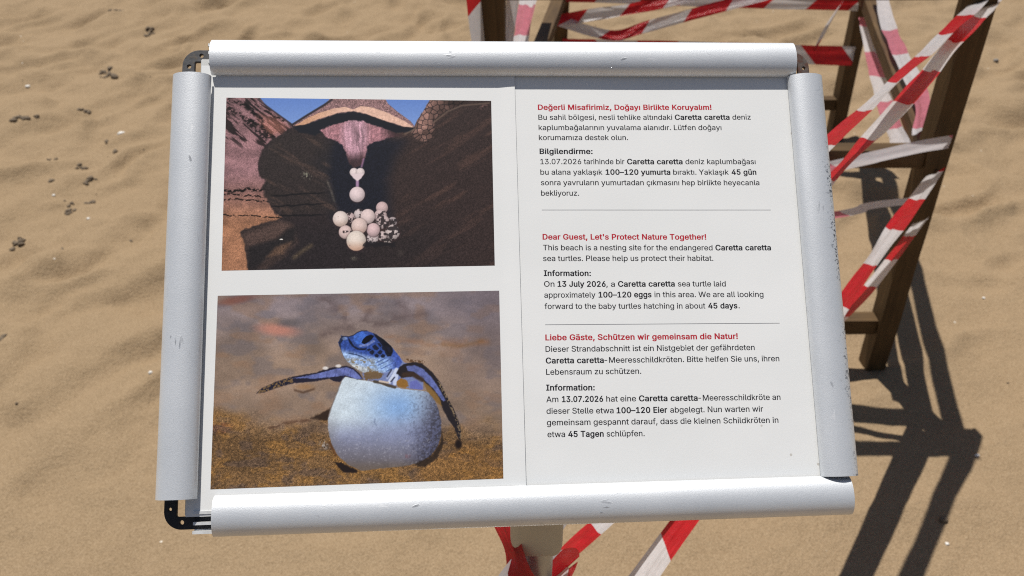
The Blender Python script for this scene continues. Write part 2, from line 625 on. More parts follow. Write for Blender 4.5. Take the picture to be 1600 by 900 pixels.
xs = np.arange(-3.9, 3.9001, 0.0155)
ys = [0.55]
while ys[-1] < 6.2:
    ys.append(ys[-1] + 0.0095 + 0.0042 * max(0, ys[-1] - 1))
ys = np.array(ys)
grow = np.array([0.03, 0.08, 0.2, 0.5, 1, 2, 4, 8, 16, 32, 64, 110])
gx = np.concatenate([xs[0] - grow[::-1], xs, xs[-1] + grow])
gy = np.concatenate([ys[0] - grow[::-1], ys, ys[-1] + grow])
GX, GY = np.meshgrid(gx, gy)
GZ = add_prints(GX, GY, sand_height(GX, GY))
fade = np.clip(1 - np.maximum(np.maximum(np.abs(GX) - 4.5, GY - 7), -GY - 0.5) / 6, 0, 1)
GZ = GZ * (0.25 + 0.75 * fade)
beach = link("beach_sand", grid_mesh("beach_sand", GX, GY, GZ), M_SAND)
tag(beach, "trampled dry beige beach sand under and around the sign", None, None, "structure")


def ground(x, y):
    X, Y = np.array([[float(x)]]), np.array([[float(y)]])
    return float(add_prints(X, Y, sand_height(X, Y))[0, 0])


# ------------------------------------------------------------------ wooden frame behind the sign
FL = (-0.040, 1.722)     # front posts
FR = (0.990, 1.722)
BR = (1.315, 3.109)      # back posts
BL = (0.172, 3.109)
frame = thing("wooden_frame", (0.6, 2.4, 0),
              "brown four-legged timber frame standing on the sand behind the sign", "wooden frame")
TOP = 1.03
for i, (px, py, lean) in enumerate(((*FL, 0.0), (*FR, -0.040), (*BR, -0.035), (*BL, 0.02))):
    p = beam("post", (px, py, -0.12), (px + lean, py, TOP), 0.050, 0.060, M_WOOD, frame, i, R(-3 + 2 * i))
    if i == 1:
        for sz in (0.665, 0.60):
            bm = bmesh.new()
            bmesh.ops.create_cone(bm, cap_ends=True, segments=12, radius1=0.0055, radius2=0.0045, depth=0.004)
            me = bm_mesh(bm, "screw", 40)
            link("screw", me, M_SCREW, p, Matrix.Translation((0.004, -0.0315, sz + 0.12)) @ Matrix.Rotation(R(90), 4, 'X'))


def lean_at(c, lean, z):
    return (c[0] + lean * (z + 0.12) / (TOP + 0.12), c[1], z)


def rail(a, la, b, lb, z0, z1, w, d, seed, ex=0.0, offy=0.0):
    A = Vector(lean_at(a, la, z0))
    B = Vector(lean_at(b, lb, z1))
    A.y += offy
    B.y += offy
    dv = (B - A).normalized()
    return beam("rail", A - dv * ex, B + dv * ex, w, d, M_WOOD, frame, seed)


for z, s in ((0.135, 20), (0.625, 21), (1.005, 22)):
    rail(FL, 0.0, FR, -0.040, z, z, 0.040, 0.044, s, -0.0265)
    rail(BL, 0.02, BR, -0.035, z if z > .2 else 0.15, z if z > .2 else 0.15, 0.040, 0.044, s + 10, -0.0265)
for z, s in ((0.625, 41), (1.005, 42)):
    rail(FR, -0.040, BR, -0.035, z - .02, z - .045, 0.042, 0.040, s, -0.031)
    rail(FL, 0.0, BL, 0.02, z - .02, z - .045, 0.042, 0.040, s + 10, -0.031)

# ------------------------------------------------------------------ the sign
def cam_to_world(v):
    f = Vector((0, math.cos(PITCH), -math.sin(PITCH)))
    u = Vector((0, math.sin(PITCH), math.cos(PITCH)))
    return Vector((1, 0, 0)) * v[0] - u * v[1] + f * v[2]


ax = cam_to_world((0.99748, -0.01528, 0.06934)).normalized()
ay = cam_to_world((-0.02791, -0.98652, 0.16127))
ay = (ay - ax * ay.dot(ax)).normalized()
an = ax.cross(ay)
origin = Vector((0, 0, CAM_H)) + cam_to_world((-0.00068, -0.01048, 0.55298))
PANEL = Matrix((
    (ax.x, ay.x, an.x, origin.x), (ax.y, ay.y, an.y, origin.y), (ax.z, ay.z, an.z, origin.z), (0, 0, 0, 1)))

POLE_X, POLE_Y = 0.022, 0.485
sign = thing("information_sign", (POLE_X, POLE_Y, 0),
             "silver snap-frame notice board on a stand with two turtle photos and three paragraphs of text", "sign")
TO_SIGN = Matrix.Translation((-POLE_X, -POLE_Y, 0)) @ PANEL
MM = 0.001


def rail_cap_profile(w=25.0, h=7.5, lip=0.4, th=1.3):
    out = []
    n = 28
    for i in range(n + 1):
        t = math.pi * i / n
        c, s = math.cos(t), math.sin(t)
        out.append((w / 2 * c, lip + h * s))
    inn = []
    for i in range(n + 1):
        t = math.pi * (n - i) / n
        c, s = math.cos(t), math.sin(t)
        inn.append(((w / 2 - th) * c, lip + (h - th) * s))
    return [(y * MM, z * MM) for y, z in out + inn]


def channel_profile():
    p = [(-10.5, -4), (4.6, -4), (4.6, -2.2), (3.2, -2.2), (3.2, 1.6), (1.4, 1.6), (1.4, -2.2),
         (-3.4, -2.2), (-3.4, 1.2), (-5.2, 1.2), (-5.2, -2.2), (-8.6, -2.2), (-8.6, 2.0), (-10.5, 2.0)]
    return [(y * MM, z * MM) for y, z in p]


def frame_rail(cx, cy, ang, x0, x1, lift, mat, ext0, ext1, label, tilt=0.0):
    """local x runs along the rail, +y points at the poster."""
    m = TO_SIGN @ Matrix.Translation((cx * MM, cy * MM, 0)) @ Matrix.Rotation(ang, 4, 'Z')
    cap_m = m @ Matrix.Translation((0, 0, lift * MM)) @ Matrix.Rotation(tilt, 4, 'X')
    cap = link("frame_rail", prism_mesh(rail_cap_profile(), x0 * MM, x1 * MM, "rail_cap", 30, 24), mat, sign, cap_m)
    cap["label"] = label
    ch = link("rail_channel", prism_mesh(channel_profile(), (x0 - ext0) * MM, (x1 + ext1) * MM, "rail_channel", 20),
              M_ALU_CH, cap, cap_m.inverted() @ m @ Matrix.Translation((0, 0, -1.2 * MM)))
    return cap


frame_rail(2.9, 150.0, math.pi, -201.4, 201.4, 0.4, M_ALU, -3.0, 3.2, "scratched top rail")
frame_rail(14.7, -150.9, 0.0, -202.7, 202.7, 0.0, M_ALU, 13.0, -3.0, "bottom rail")
frame_rail(-210.6, -1.9, -math.pi / 2, -137.9, 137.9, 2.5, M_ALU, -4.0, -8.0, "left rail lifted slightly off the poster")
frame_rail(211.6, -0.7, math.pi / 2, -137.9, 137.9, 0.4, M_ALU_WORN, -4.0, -4.0, "right rail with dark worn outer edge")


def corner_bracket(x_out, x_in, y_out, y_in, sx, sy, holes, mat, label, r=11.0, leg=45):
    """L-shaped flat corner piece with a rounded outside and drilled holes; sx, sy point outward."""
    pts = []
    for i in range(13):
        t = math.pi / 2 * i / 12
        pts.append((x_out - sx * r + sx * r * math.cos(t), y_out - sy * r + sy * r * math.sin(t)))
    pts.append((x_out - sx * leg, y_out))
    pts.append((x_out - sx * leg, y_in))
    for i in range(5):                                     # small inside fillet
        t = math.pi / 2 * i / 4
        rr = 1.2
        pts.append((x_in - sx * rr + sx * rr * math.sin(t), y_in - sy * rr + sy * rr * math.cos(t)))
    pts.append((x_in, y_out - sy * leg))
    pts.append((x_out, y_out - sy * leg))
    loops = [[(x * MM, y * MM) for x, y in pts]]
    for hx, hy, hr in holes:
        loops.append([((hx + hr * math.cos(2 * math.pi * i / 16)) * MM, (hy + hr * math.sin(2 * math.pi * i / 16)) * MM)
                      for i in range(16)])
    me = curve_mesh(loops, 0.0011, 0.0003)
    o = link("corner_bracket", me, mat, sign, TO_SIGN @ Matrix.Translation((0, 0, -0.0046)))
    o["label"] = label
    return o


corner_bracket(-219.2, -211.6, 157.2, 149.4, -1, 1, [(-207.0, 153.4, 1.7), (-215.0, 145.6, 1.7)], M_BRKT, "grey corner bracket with two holes")
corner_bracket(217.3, 209.8, 157.4, 149.9, 1, 1, [(206.6, 154.4, 1.6), (213.8, 145.8, 1.5)], M_BRKT_RUST, "rusty brown corner bracket")
corner_bracket(-219.6, -212.5, -158.6, -151.4, -1, -1, [(-216.3, -146.4, 1.4), (-208.9, -154.6, 1.7)], M_BRKT_BLACK, "black corner bracket with two holes")
corner_bracket(217.6, 210.2, -158.0, -150.6, 1, -1, [(213.8, -146.4, 1.4), (207.0, -154.4, 1.5)], M_BRKT_BLACK, "black corner bracket mostly hidden under the rails")

# backing board
bm = bmesh.new()
bmesh.ops.create_cube(bm, size=1, matrix=Matrix.Translation((0, 0, -0.0042)) @ Matrix.Diagonal((0.414, 0.301, 0.004, 1)))
bmesh.ops.bevel(bm, geom=bm.edges[:], offset=0.0006, segments=1, affect='EDGES')
link("backing_board", bm_mesh(bm), M_BOARD, sign, TO_SIGN)


def sheet_z(X, Y, z, seed, curl_right=0.0):
    Z = z + 0.35 * (fbm(X / 70, Y / 70, 2, seed) - 0.5)
    if curl_right:
        Z = Z + curl_right * sstep(-7, 6, X) * (0.7 + 0.5 * sstep(140, -140, Y))
    return Z


def sheet(name, x0, x1, y0, y1, z, curl_right, label, seed):
    nx, ny = 160, 130
    X, Y = np.meshgrid(np.linspace(x0, x1, nx), np.linspace(y0, y1, ny))
    Z = sheet_z(X, Y, z, seed, curl_right)
    me = grid_mesh(name, X * MM, Y * MM, Z * MM)
    o = link(name, me, M_PAPER, sign, TO_SIGN)
    o["label"] = label
    return o


text_sheet = sheet("text_sheet", 3.0, 206.5, -149.5, 148.0, -0.75, 0, "white sheet printed with red and black text", 31)
photo_sheet = sheet("photo_sheet", -205.8, 6.0, -151.0, 145.0, -0.15, 0.6, "white sheet printed with two turtle photographs", 33)

# ---- printed text
GLYPHS = {   # letter outlines: advance, then closed outlines, in thousandths of the type size
    ' ': (188, ''),
    '!': (196, '67,160 63,509 132,509 128,160|98,-4 81,-1 66,9 56,24 52,41 56,58 66,73 81,83 98,86 116,83 130,73 140,58 143,41 140,24 130,9 116,-1'),
    "'": (206, '78,318 70,509 136,509 128,318'),
    ',': (188, '38,-119 68,71 137,71 84,-119'),
    '-': (453, '337,244 337,188 114,188 114,244'),
    '.': (188, '95,-4 78,-1 63,9 53,24 50,41 53,59 63,73 78,83 95,87 113,83 128,73 138,59 141,41 138,24 128,9 113,-1'),
    '0': (453, '227,-7 174,1 130,24 95,62 69,113 53,178 48,254 53,330 69,395 95,447 130,484 174,508 227,516 279,508 323,484 358,447 384,395 400,330 405,254 400,178 384,113 359,62 323,24 279,1|227,50 261,56 290,74 313,103 330,144 340,194 344,254 340,314 330,365 313,405 290,435 261,453 227,460 192,453 163,435 140,405 123,365 113,314 109,254 113,194 123,144 140,103 163,74 192,56'),
    '1': (453, '76,0 76,55 391,55 391,0|276,509 276,0 212,0 212,448 209,448 86,358 86,427 198,509'),
    '2': (453, '64,0 64,47 234,229 282,282 311,327 320,371 317,397 308,419 293,436 273,449 224,460 196,457 172,447 153,433 139,413 130,390 127,362 66,362 71,405 86,442 111,473 143,496 182,511 225,516 268,511 306,497 337,474 361,445 376,411 381,372 371,318 336,259 267,180 153,60 153,57 389,57 389,0'),
    '3': (453, '218,-7 173,-3 133,10 98,30 70,57 52,91 44,132 109,132 115,107 126,87 144,71 165,59 219,50 275,61 297,74 315,93 325,116 329,145 326,172 316,196 299,217 275,234 242,244 201,248 157,248 157,299 288,448 288,452 70,452 70,509 372,509 372,461 211,278 211,289 264,288 308,276 344,253 371,222 387,186 393,145 387,103 370,66 344,36 309,12 266,-2'),
    '4': (453, '40,105 40,158 247,509 311,509 109,166 109,163 413,163 413,105|282,0 282,121 282,146 282,318 343,318 343,0'),
    '5': (453, '221,-7 178,-2 140,11 108,32 83,60 66,93 60,130 122,130 127,108 138,89 173,60 221,50 250,53 276,64 298,82 314,104 324,131 328,162 324,193 314,221 297,244 275,262 248,273 218,277 167,268 128,246 67,253 96,509 366,509 366,452 151,452 134,301 136,301 178,325 229,334 263,330 294,321 321,306 345,285 364,260 379,231 388,199 391,163 385,117 369,76 343,41 309,15 268,-1'),
    '6': (453, '226,-7 182,-1 142,15 109,40 84,74 69,115 64,162 68,199 80,239 137,340 252,509 322,509 151,261 145,261 165,288 196,307 235,314 278,309 316,295 346,271 370,240 384,201 389,157 384,112 368,73 343,39 310,14 271,-2|226,48 254,52 279,63 299,79 314,101 324,128 327,157 324,187 314,213 299,235 279,251 254,262 226,265 198,262 174,252 153,235 138,214 128,188 125,158 128,128 138,102 153,79 174,63 198,52'),
    '7': (453, '97,0 323,448 323,452 62,452 62,509 391,509 391,449 165,0'),
    ':': (188, '95,-4 78,-1 63,9 53,24 50,41 53,59 63,73 78,83 95,87 113,83 128,73 138,59 141,41 138,24 128,9 113,-1|95,271 78,274 63,284 53,299 50,316 53,334 63,349 78,359 95,362 113,359 128,349 138,334 141,316 138,299 128,284 113,274'),
    'A': (480, '16,0 201,509 276,509 463,0 395,0 287,302 264,372 232,478 245,478 213,371 191,302 85,0|110,142 110,199 370,199 370,142'),
    'B': (456, '60,0 60,509 241,509 289,504 329,491 359,469 381,442 394,410 398,374 395,344 387,320 356,286 315,267 315,262 339,257 363,245 385,227 402,203 414,173 418,136 413,100 400,67 377,39 344,18 301,4 247,0|125,57 245,57 296,63 330,80 349,105 355,137 352,161 342,184 327,203 306,218 279,228 248,231 125,231|125,285 238,285 288,296 308,309 323,326 333,348 336,372 330,403 313,429 283,446 240,452 125,452'),
    'C': (510, '267,-7 205,1 150,25 104,63 70,115 48,179 40,254 48,329 70,393 104,445 150,484 205,508 267,516 340,504 373,490 402,471 427,447 448,418 463,385 473,348 408,348 389,395 357,428 315,449 267,456 223,450 184,432 150,403 125,364 109,314 103,254 109,194 125,145 151,105 184,76 223,59 267,53 315,60 357,81 389,114 408,160 473,160 463,124 448,91 428,62 402,38 373,19 341,5 305,-4'),
    'D': (502, '219,0 96,0 96,57 215,57 272,63 318,81 354,110 379,149 394,198 399,255 394,312 379,361 354,399 320,428 275,446 221,452 93,452 93,509 225,509 294,501 353,478 399,441 433,391 455,329 462,255 455,181 433,119 398,68 351,31 291,8|125,509 125,0 60,0 60,509'),
    'E': (419, '60,0 60,509 372,509 372,452 125,452 125,286 355,286 355,229 125,229 125,57 375,57 375,0'),
    'G': (520, '269,-7 205,1 149,25 104,64 69,116 47,179 40,254 47,329 69,393 103,445 149,484 203,508 265,516 304,513 340,504 374,489 403,469 429,445 449,416 465,384 474,349 408,349 387,393 356,427 315,448 265,456 222,450 183,432 150,404 125,364 109,314 103,254 109,194 125,145 151,105 184,76 224,59 269,53 309,57 345,71 374,93 396,123 410,160 415,202 434,199 283,199 283,256 478,256 478,200 471,141 451,91 419,50 377,19 326,0'),
    'I': (300, '31,0 31,57 118,57 118,452 31,452 31,509 269,509 269,452 183,452 183,57 269,57 269,0'),
    'J': (396, '185,-7 124,3 75,33 44,81 33,145 33,173 98,173 98,145 104,104 122,74 149,56 185,50 220,56 248,74 266,104 272,145 272,509 336,509 336,145 326,81 294,33 246,3'),
    'K': (467, '104,145 104,216 139,261 174,303 212,344 364,509 448,509 231,276 228,276|60,0 60,509 125,509 125,334 124,225 125,193 125,0|372,0 188,259 228,309 449,0'),
    'L': (393, '60,0 60,509 125,509 125,57 361,57 361,0'),
    'M': (628, '60,0 60,509 152,509 277,187 287,159 299,123 311,84 322,49 307,49 318,83 330,121 342,158 352,187 476,509 568,509 568,0 504,0 504,291 504,327 505,369 506,413 507,457 513,457 498,409 482,363 467,322 456,291 342,0 286,0 170,291 159,321 145,361 129,408 112,457 119,457 120,416 121,372 122,328 122,291 122,0'),
    'N': (523, '60,0 60,509 136,509 343,183 363,151 388,107 414,55 405,54 401,108 399,157 399,195 399,509 463,509 463,0 387,0 202,290 177,331 148,381 108,452 119,454 122,384 124,328 125,291 125,0'),
    'O': (533, '267,-7 205,1 150,25 105,63 70,115 48,179 40,254 48,329 70,393 105,445 150,484 205,508 267,516 329,508 384,484 429,445 464,393 486,329 493,254 486,179 464,115 429,63 384,25 329,1|267,53 310,59 349,76 383,105 408,144 425,194 430,254 425,314 408,365 383,404 349,433 310,450 267,456 223,450 184,433 151,404 125,364 109,314 103,254 109,194 125,144 151,105 184,76 223,59'),
    'P': (445, '60,0 60,509 235,509 289,503 332,487 366,462 390,430 404,391 409,348 404,304 390,265 366,233 332,207 289,191 235,186 109,186 109,242 233,242 269,246 297,256 318,272 333,294 342,319 344,348 342,376 333,402 318,423 297,439 268,449 232,452 125,452 125,0'),
    'S': (447, '224,-9 172,-4 128,9 91,31 64,60 46,96 38,137 104,137 110,110 123,88 142,71 166,59 224,49 257,52 286,60 311,74 329,92 341,114 346,139 342,161 332,179 296,205 245,222 184,239 128,260 86,289 60,326 52,372 58,413 75,448 102,476 138,498 180,511 227,516 275,511 316,498 351,476 377,449 394,415 401,378 337,378 326,412 302,437 267,453 225,459 194,456 167,448 145,435 129,418 118,398 115,376 119,352 131,334 169,308 212,293 264,279 312,264 359,238 395,198 405,171 408,139 403,99 386,64 360,34 323,11 278,-4'),
    'T': (449, '32,452 32,509 417,509 417,452 257,452 257,0 193,0 193,452'),
    'W': (686, '155,0 16,509 82,509 163,196 175,145 187,94 197,40 189,40 200,94 211,145 224,196 306,509 380,509 462,196 474,145 486,94 497,40 488,40 499,94 510,145 523,196 603,509 670,509 530,0 455,0 368,323 351,391 336,475 350,475 335,395 318,323 230,0'),
    'Y': (472, '203,0 203,208 16,509 91,509 192,344 222,292 250,230 224,230 251,293 280,344 381,509 455,509 268,208 268,0'),
    'a': (389, '160,-9 126,-5 94,5 68,22 48,45 35,73 30,108 34,138 43,161 58,179 78,193 125,211 178,220 234,227 265,235 273,243 276,255 276,257 267,297 240,322 196,331 149,322 118,301 100,274 41,291 57,322 79,346 104,364 133,375 194,384 239,379 286,360 306,343 322,320 333,290 337,251 337,0 277,0 277,52 272,52 252,25 215,1|170,45 202,49 228,59 248,74 263,93 272,115 276,138 276,190 259,182 231,176 200,171 175,168 134,159 103,139 95,124 92,105 102,72 130,52'),
    'b': (424, '229,-8 198,-5 172,4 138,31 118,59 112,59 112,0 53,0 53,509 114,509 114,319 118,319 137,346 171,373 197,381 229,384 274,378 313,361 345,332 370,293 385,245 390,189 385,133 370,84 346,45 313,16 274,-2|220,47 253,51 279,66 301,88 316,117 325,151 328,189 325,227 316,261 301,290 280,311 253,325 220,330 188,325 161,312 140,291 125,263 116,229 113,189 116,150 125,115 140,86 162,65 188,51'),
    'c': (396, '207,-8 159,-2 117,16 82,46 56,85 40,133 34,187 40,243 56,291 82,330 117,360 159,378 207,384 260,377 305,356 340,322 362,277 303,262 290,289 270,311 242,325 207,330 173,325 145,310 124,287 108,258 99,224 96,187 99,151 108,117 124,89 145,66 173,51 207,46 243,52 271,66 292,89 304,117 363,102 341,56 306,21 261,-1'),
    'd': (424, '195,-8 151,-2 111,16 79,45 55,84 39,133 34,189 39,245 55,293 79,332 112,361 151,378 196,384 228,381 253,373 287,346 306,319 311,319 311,509 372,509 372,0 313,0 313,59 307,59 287,31 252,4 227,-5|205,47 236,51 263,65 284,86 299,115 309,150 312,189 309,229 300,263 284,291 263,312 237,325 205,330 172,325 145,311 124,290 108,261 99,227 96,189 99,151 109,117 124,88 145,66 172,51'),
    'e': (404, '212,-8 161,-2 117,16 82,46 56,85 40,132 34,187 39,242 55,290 81,329 115,359 157,378 205,384 266,374 294,361 319,341 341,315 357,282 368,242 371,194 371,169 75,169 75,221 338,221 310,202 307,237 298,269 283,294 263,314 237,326 205,330 173,326 146,313 125,294 109,270 99,241 96,211 96,178 100,139 110,106 128,80 151,61 179,50 212,46 254,53 285,73 306,105 365,91 353,63 335,39 311,19 283,4 249,-5'),
    'f': (254, '228,379 228,327 6,327 6,379|81,0 81,432 84,461 96,486 113,505 135,519 187,530 222,527 243,521 227,468 215,472 195,474 171,470 154,460 145,443 142,419 142,0'),
    'g': (425, '207,-151 168,-148 134,-140 82,-110 51,-69 101,-41 122,-66 154,-88 207,-97 249,-92 282,-75 304,-47 311,-6 311,68 306,68 287,41 252,16 227,8 195,5 152,10 113,27 80,53 55,90 39,136 34,191 39,246 55,293 80,332 112,361 152,378 196,384 228,382 253,373 288,346 308,319 313,319 313,379 372,379 372,-9 367,-54 350,-90 324,-117 291,-136 251,-147|205,59 237,63 264,75 285,95 300,121 309,154 312,193 309,231 300,264 285,291 264,312 237,325 205,330 172,325 145,312 124,290 109,262 99,229 96,193 99,155 109,123 124,96 145,76 172,63'),
    'h': (410, '114,227 114,0 53,0 53,509 114,509 114,287 102,287 124,332 152,362 187,379 227,384 264,380 295,369 321,349 341,321 353,285 357,240 357,0 296,0 296,235 290,275 273,304 246,323 210,329 184,326 161,317 141,303 126,283 117,257'),
    'i': (167, '53,0 53,379 114,379 114,0|84,443 67,446 54,455 44,468 41,483 44,499 54,512 67,521 84,524 100,521 114,512 123,499 126,483 123,468 114,455 100,446'),
    'k': (381, '110,137 110,212 121,212 284,379 360,379 184,199 177,199|53,0 53,509 114,509 114,0|294,0 148,186 191,229 372,0'),
    'l': (189, '139,-2 101,3 74,20 58,47 53,84 53,509 114,509 114,99 120,62 130,54 146,52 160,53 170,54 181,3 162,-1'),
    'm': (610, '53,0 53,379 112,379 112,295 108,295 118,323 132,346 172,376 219,386 257,380 287,361 309,331 321,295 312,295 322,321 337,343 381,375 437,386 468,383 497,372 522,354 541,328 553,296 557,255 557,0 496,0 496,254 490,289 473,313 447,326 419,330 395,328 374,320 345,290 335,247 335,0 274,0 274,260 269,288 253,311 229,326 199,330 158,320 140,307 126,289 117,266 114,238 114,0'),
    'n': (410, '114,227 114,0 53,0 53,379 112,379 112,287 102,287 124,332 152,362 187,379 227,384 264,380 295,369 321,349 341,321 353,285 357,240 357,0 296,0 296,235 290,275 273,304 246,323 210,329 184,326 161,317 141,303 126,283 117,257'),
    'o': (415, '207,-8 159,-2 117,16 82,46 56,85 40,133 34,187 40,243 56,291 82,330 117,360 159,378 207,384 256,378 299,360 333,330 359,291 376,243 381,187 376,133 359,85 333,46 299,16 256,-2|207,46 242,51 270,66 292,89 307,117 316,151 319,187 316,224 307,258 292,287 270,310 242,325 207,330 173,325 145,310 124,287 108,258 99,224 96,187 99,151 108,117 124,89 145,66 173,51'),
    'p': (424, '53,-143 53,379 112,379 112,319 118,319 137,346 171,373 197,381 229,384 274,378 313,361 345,332 370,293 385,245 390,189 385,133 370,84 346,45 313,16 274,-2 229,-8 198,-5 173,4 138,31 118,59 114,59 114,-143|220,47 253,51 279,66 301,88 316,117 325,151 328,189 325,227 316,261 301,290 280,311 253,325 220,330 188,325 161,312 140,291 125,263 116,229 113,189 116,150 125,115 140,86 162,65 188,51'),
    'r': (259, '53,0 53,379 112,379 112,321 115,321 130,347 152,367 181,380 213,385 229,384 243,384 243,322 230,324 207,326 182,323 159,315 140,301 126,284 117,262 114,237 114,0'),
    's': (365, '182,-8 145,-5 112,3 84,18 62,38 45,63 36,94 94,107 105,79 124,60 150,49 181,45 217,50 244,62 262,81 268,103 265,121 254,136 237,147 212,155 149,170 104,186 72,208 53,237 47,274 51,305 65,332 87,354 115,370 149,381 187,384 223,381 254,372 279,358 299,339 324,290 268,277 258,298 243,316 219,328 187,333 156,329 131,317 114,299 109,277 112,258 124,243 172,223 229,209 275,194 306,171 325,142 331,107 326,75 312,47 290,24 260,6 223,-5'),
    't': (227, '204,379 204,327 6,327 6,379|65,471 126,471 126,98 128,76 136,61 150,53 170,50 185,51 202,54 213,2 192,-3 168,-4 125,2 92,21 72,52 65,93'),
    'u': (410, '182,-5 146,-1 115,11 89,31 69,59 57,95 53,139 53,379 114,379 114,144 119,105 137,75 164,56 200,50 226,53 249,62 268,77 283,97 293,122 296,153 296,379 357,379 357,0 298,0 298,92 307,92 286,47 257,17 222,0'),
    'v': (389, '163,0 17,379 84,379 165,155 187,87 206,21 184,21 203,87 224,155 305,379 371,379 226,0'),
    'w': (567, '138,0 23,379 87,379 133,214 154,137 175,41 165,41 186,135 206,214 252,379 316,379 362,214 382,136 402,41 391,41 413,135 434,214 480,379 545,379 429,0 368,0 319,172 305,225 291,280 277,338 291,338 277,280 263,225 248,172 199,0'),
    'x': (379, '21,0 171,218 171,171 29,379 100,379 147,306 179,253 207,206 175,206 202,253 233,306 282,379 352,379 209,169 209,214 358,0 287,0 231,85 200,136 173,182 205,182 178,136 148,85 91,0'),
    'y': (389, '47,-139 61,-86 71,-87 104,-89 130,-74 151,-36 163,-1 17,379 84,379 165,155 187,87 206,21 184,21 202,87 224,155 305,379 371,379 204,-58 177,-107 139,-136 91,-145 65,-143'),
    'z': (380, '42,0 42,46 254,320 254,323 48,323 48,379 333,379 333,331 126,60 126,56 339,56 339,0'),
    'ä': (389, '160,-9 126,-5 94,5 68,22 48,45 35,73 30,108 34,138 43,161 58,179 78,193 125,211 178,220 234,227 265,235 273,243 276,255 276,257 267,297 240,322 196,331 149,322 118,301 100,274 41,291 57,322 79,346 104,364 133,375 194,384 239,379 286,360 306,343 322,320 333,290 337,251 337,0 277,0 277,52 272,52 252,25 215,1|170,45 202,49 228,59 248,74 263,93 272,115 276,138 276,190 259,182 231,176 200,171 175,168 134,159 103,139 95,124 92,105 102,72 130,52|261,443 246,446 233,455 224,468 221,483 224,499 233,512 246,520 261,523 277,520 290,512 299,499 301,483 299,468 290,455 277,446|117,443 102,446 89,455 80,468 77,483 80,499 89,512 102,520 117,523 133,520 146,512 155,499 158,483 155,468 146,455 133,446'),
    'ç': (396, '207,-8 159,-2 117,16 82,46 56,85 40,133 34,187 40,243 56,291 82,330 117,360 159,378 207,384 260,377 305,356 340,322 362,277 303,262 290,289 270,311 242,325 207,330 173,325 145,310 124,287 108,258 99,224 96,187 99,151 108,117 124,89 145,66 173,51 207,46 243,52 271,66 292,89 304,117 363,102 341,56 306,21 261,-1|169,-143 169,-107 210,-107 236,-102 243,-84 236,-67 210,-62 182,-62 192,16 224,16 224,0 224,-29 253,-34 273,-44 285,-61 289,-85 284,-111 270,-129 245,-139 210,-143'),
    'ö': (415, '207,-8 159,-2 117,16 82,46 56,85 40,133 34,187 40,243 56,291 82,330 117,360 159,378 207,384 256,378 299,360 333,330 359,291 376,243 381,187 376,133 359,85 333,46 299,16 256,-2|207,46 242,51 270,66 292,89 307,117 316,151 319,187 316,224 307,258 292,287 270,310 242,325 207,330 173,325 145,310 124,287 108,258 99,224 96,187 99,151 108,117 124,89 145,66 173,51|279,443 264,446 251,455 242,468 239,483 242,499 251,512 264,520 279,523 295,520 308,512 317,499 320,483 317,468 308,455 295,446|136,443 120,446 107,455 98,468 95,483 98,499 107,512 120,520 136,523 151,520 164,512 173,499 176,483 173,468 164,455 151,446'),
    'ü': (410, '182,-5 146,-1 115,11 89,31 69,59 57,95 53,139 53,379 114,379 114,144 119,105 137,75 164,56 200,50 226,53 249,62 268,77 283,97 293,122 296,153 296,379 357,379 357,0 298,0 298,92 307,92 286,47 257,17 222,0|277,443 261,446 248,455 239,468 236,483 239,499 248,512 261,520 277,523 292,520 305,512 314,499 317,483 314,468 305,455 292,446|133,443 118,446 104,455 96,468 93,483 96,499 104,512 118,520 133,523 149,520 162,512 170,499 173,483 170,468 162,455 149,446'),
    'ğ': (425, '207,-151 168,-148 134,-140 82,-110 51,-69 101,-41 122,-66 154,-88 207,-97 249,-92 282,-75 304,-47 311,-6 311,68 306,68 287,41 252,16 227,8 195,5 152,10 113,27 80,53 55,90 39,136 34,191 39,246 55,293 80,332 112,361 152,378 196,384 228,382 253,373 288,346 308,319 313,319 313,379 372,379 372,-9 367,-54 350,-90 324,-117 291,-136 251,-147|205,59 237,63 264,75 285,95 300,121 309,154 312,193 309,231 300,264 285,291 264,312 237,325 205,330 172,325 145,312 124,290 109,262 99,229 96,193 99,155 109,123 124,96 145,76 172,63|205,433 178,436 155,446 135,461 119,481 109,504 106,529 151,529 154,508 166,491 183,480 205,476 226,480 243,491 255,508 258,529 304,529 300,504 290,481 275,461 255,446 231,436'),
    'ı': (167, '53,0 53,379 114,379 114,0'),
    'ş': (365, '182,-8 145,-5 112,3 84,18 62,38 45,63 36,94 94,107 105,79 124,60 150,49 181,45 217,50 244,62 262,81 268,103 265,121 254,136 237,147 212,155 149,170 104,186 72,208 53,237 47,274 51,305 65,332 87,354 115,370 149,381 187,384 223,381 254,372 279,358 299,339 324,290 268,277 258,298 243,316 219,328 187,333 156,329 131,317 114,299 109,277 112,258 124,243 172,223 229,209 275,194 306,171 325,142 331,107 326,75 312,47 290,24 260,6 223,-5|147,-143 147,-107 188,-107 214,-102 221,-84 214,-67 188,-62 160,-62 170,16 202,16 202,0 202,-29 231,-34 251,-44 263,-61 267,-85 262,-111 248,-129 223,-139 188,-143'),
    '–': (350, '350,244 350,188 0,188 0,244'),
}

_glyph_cache = {}


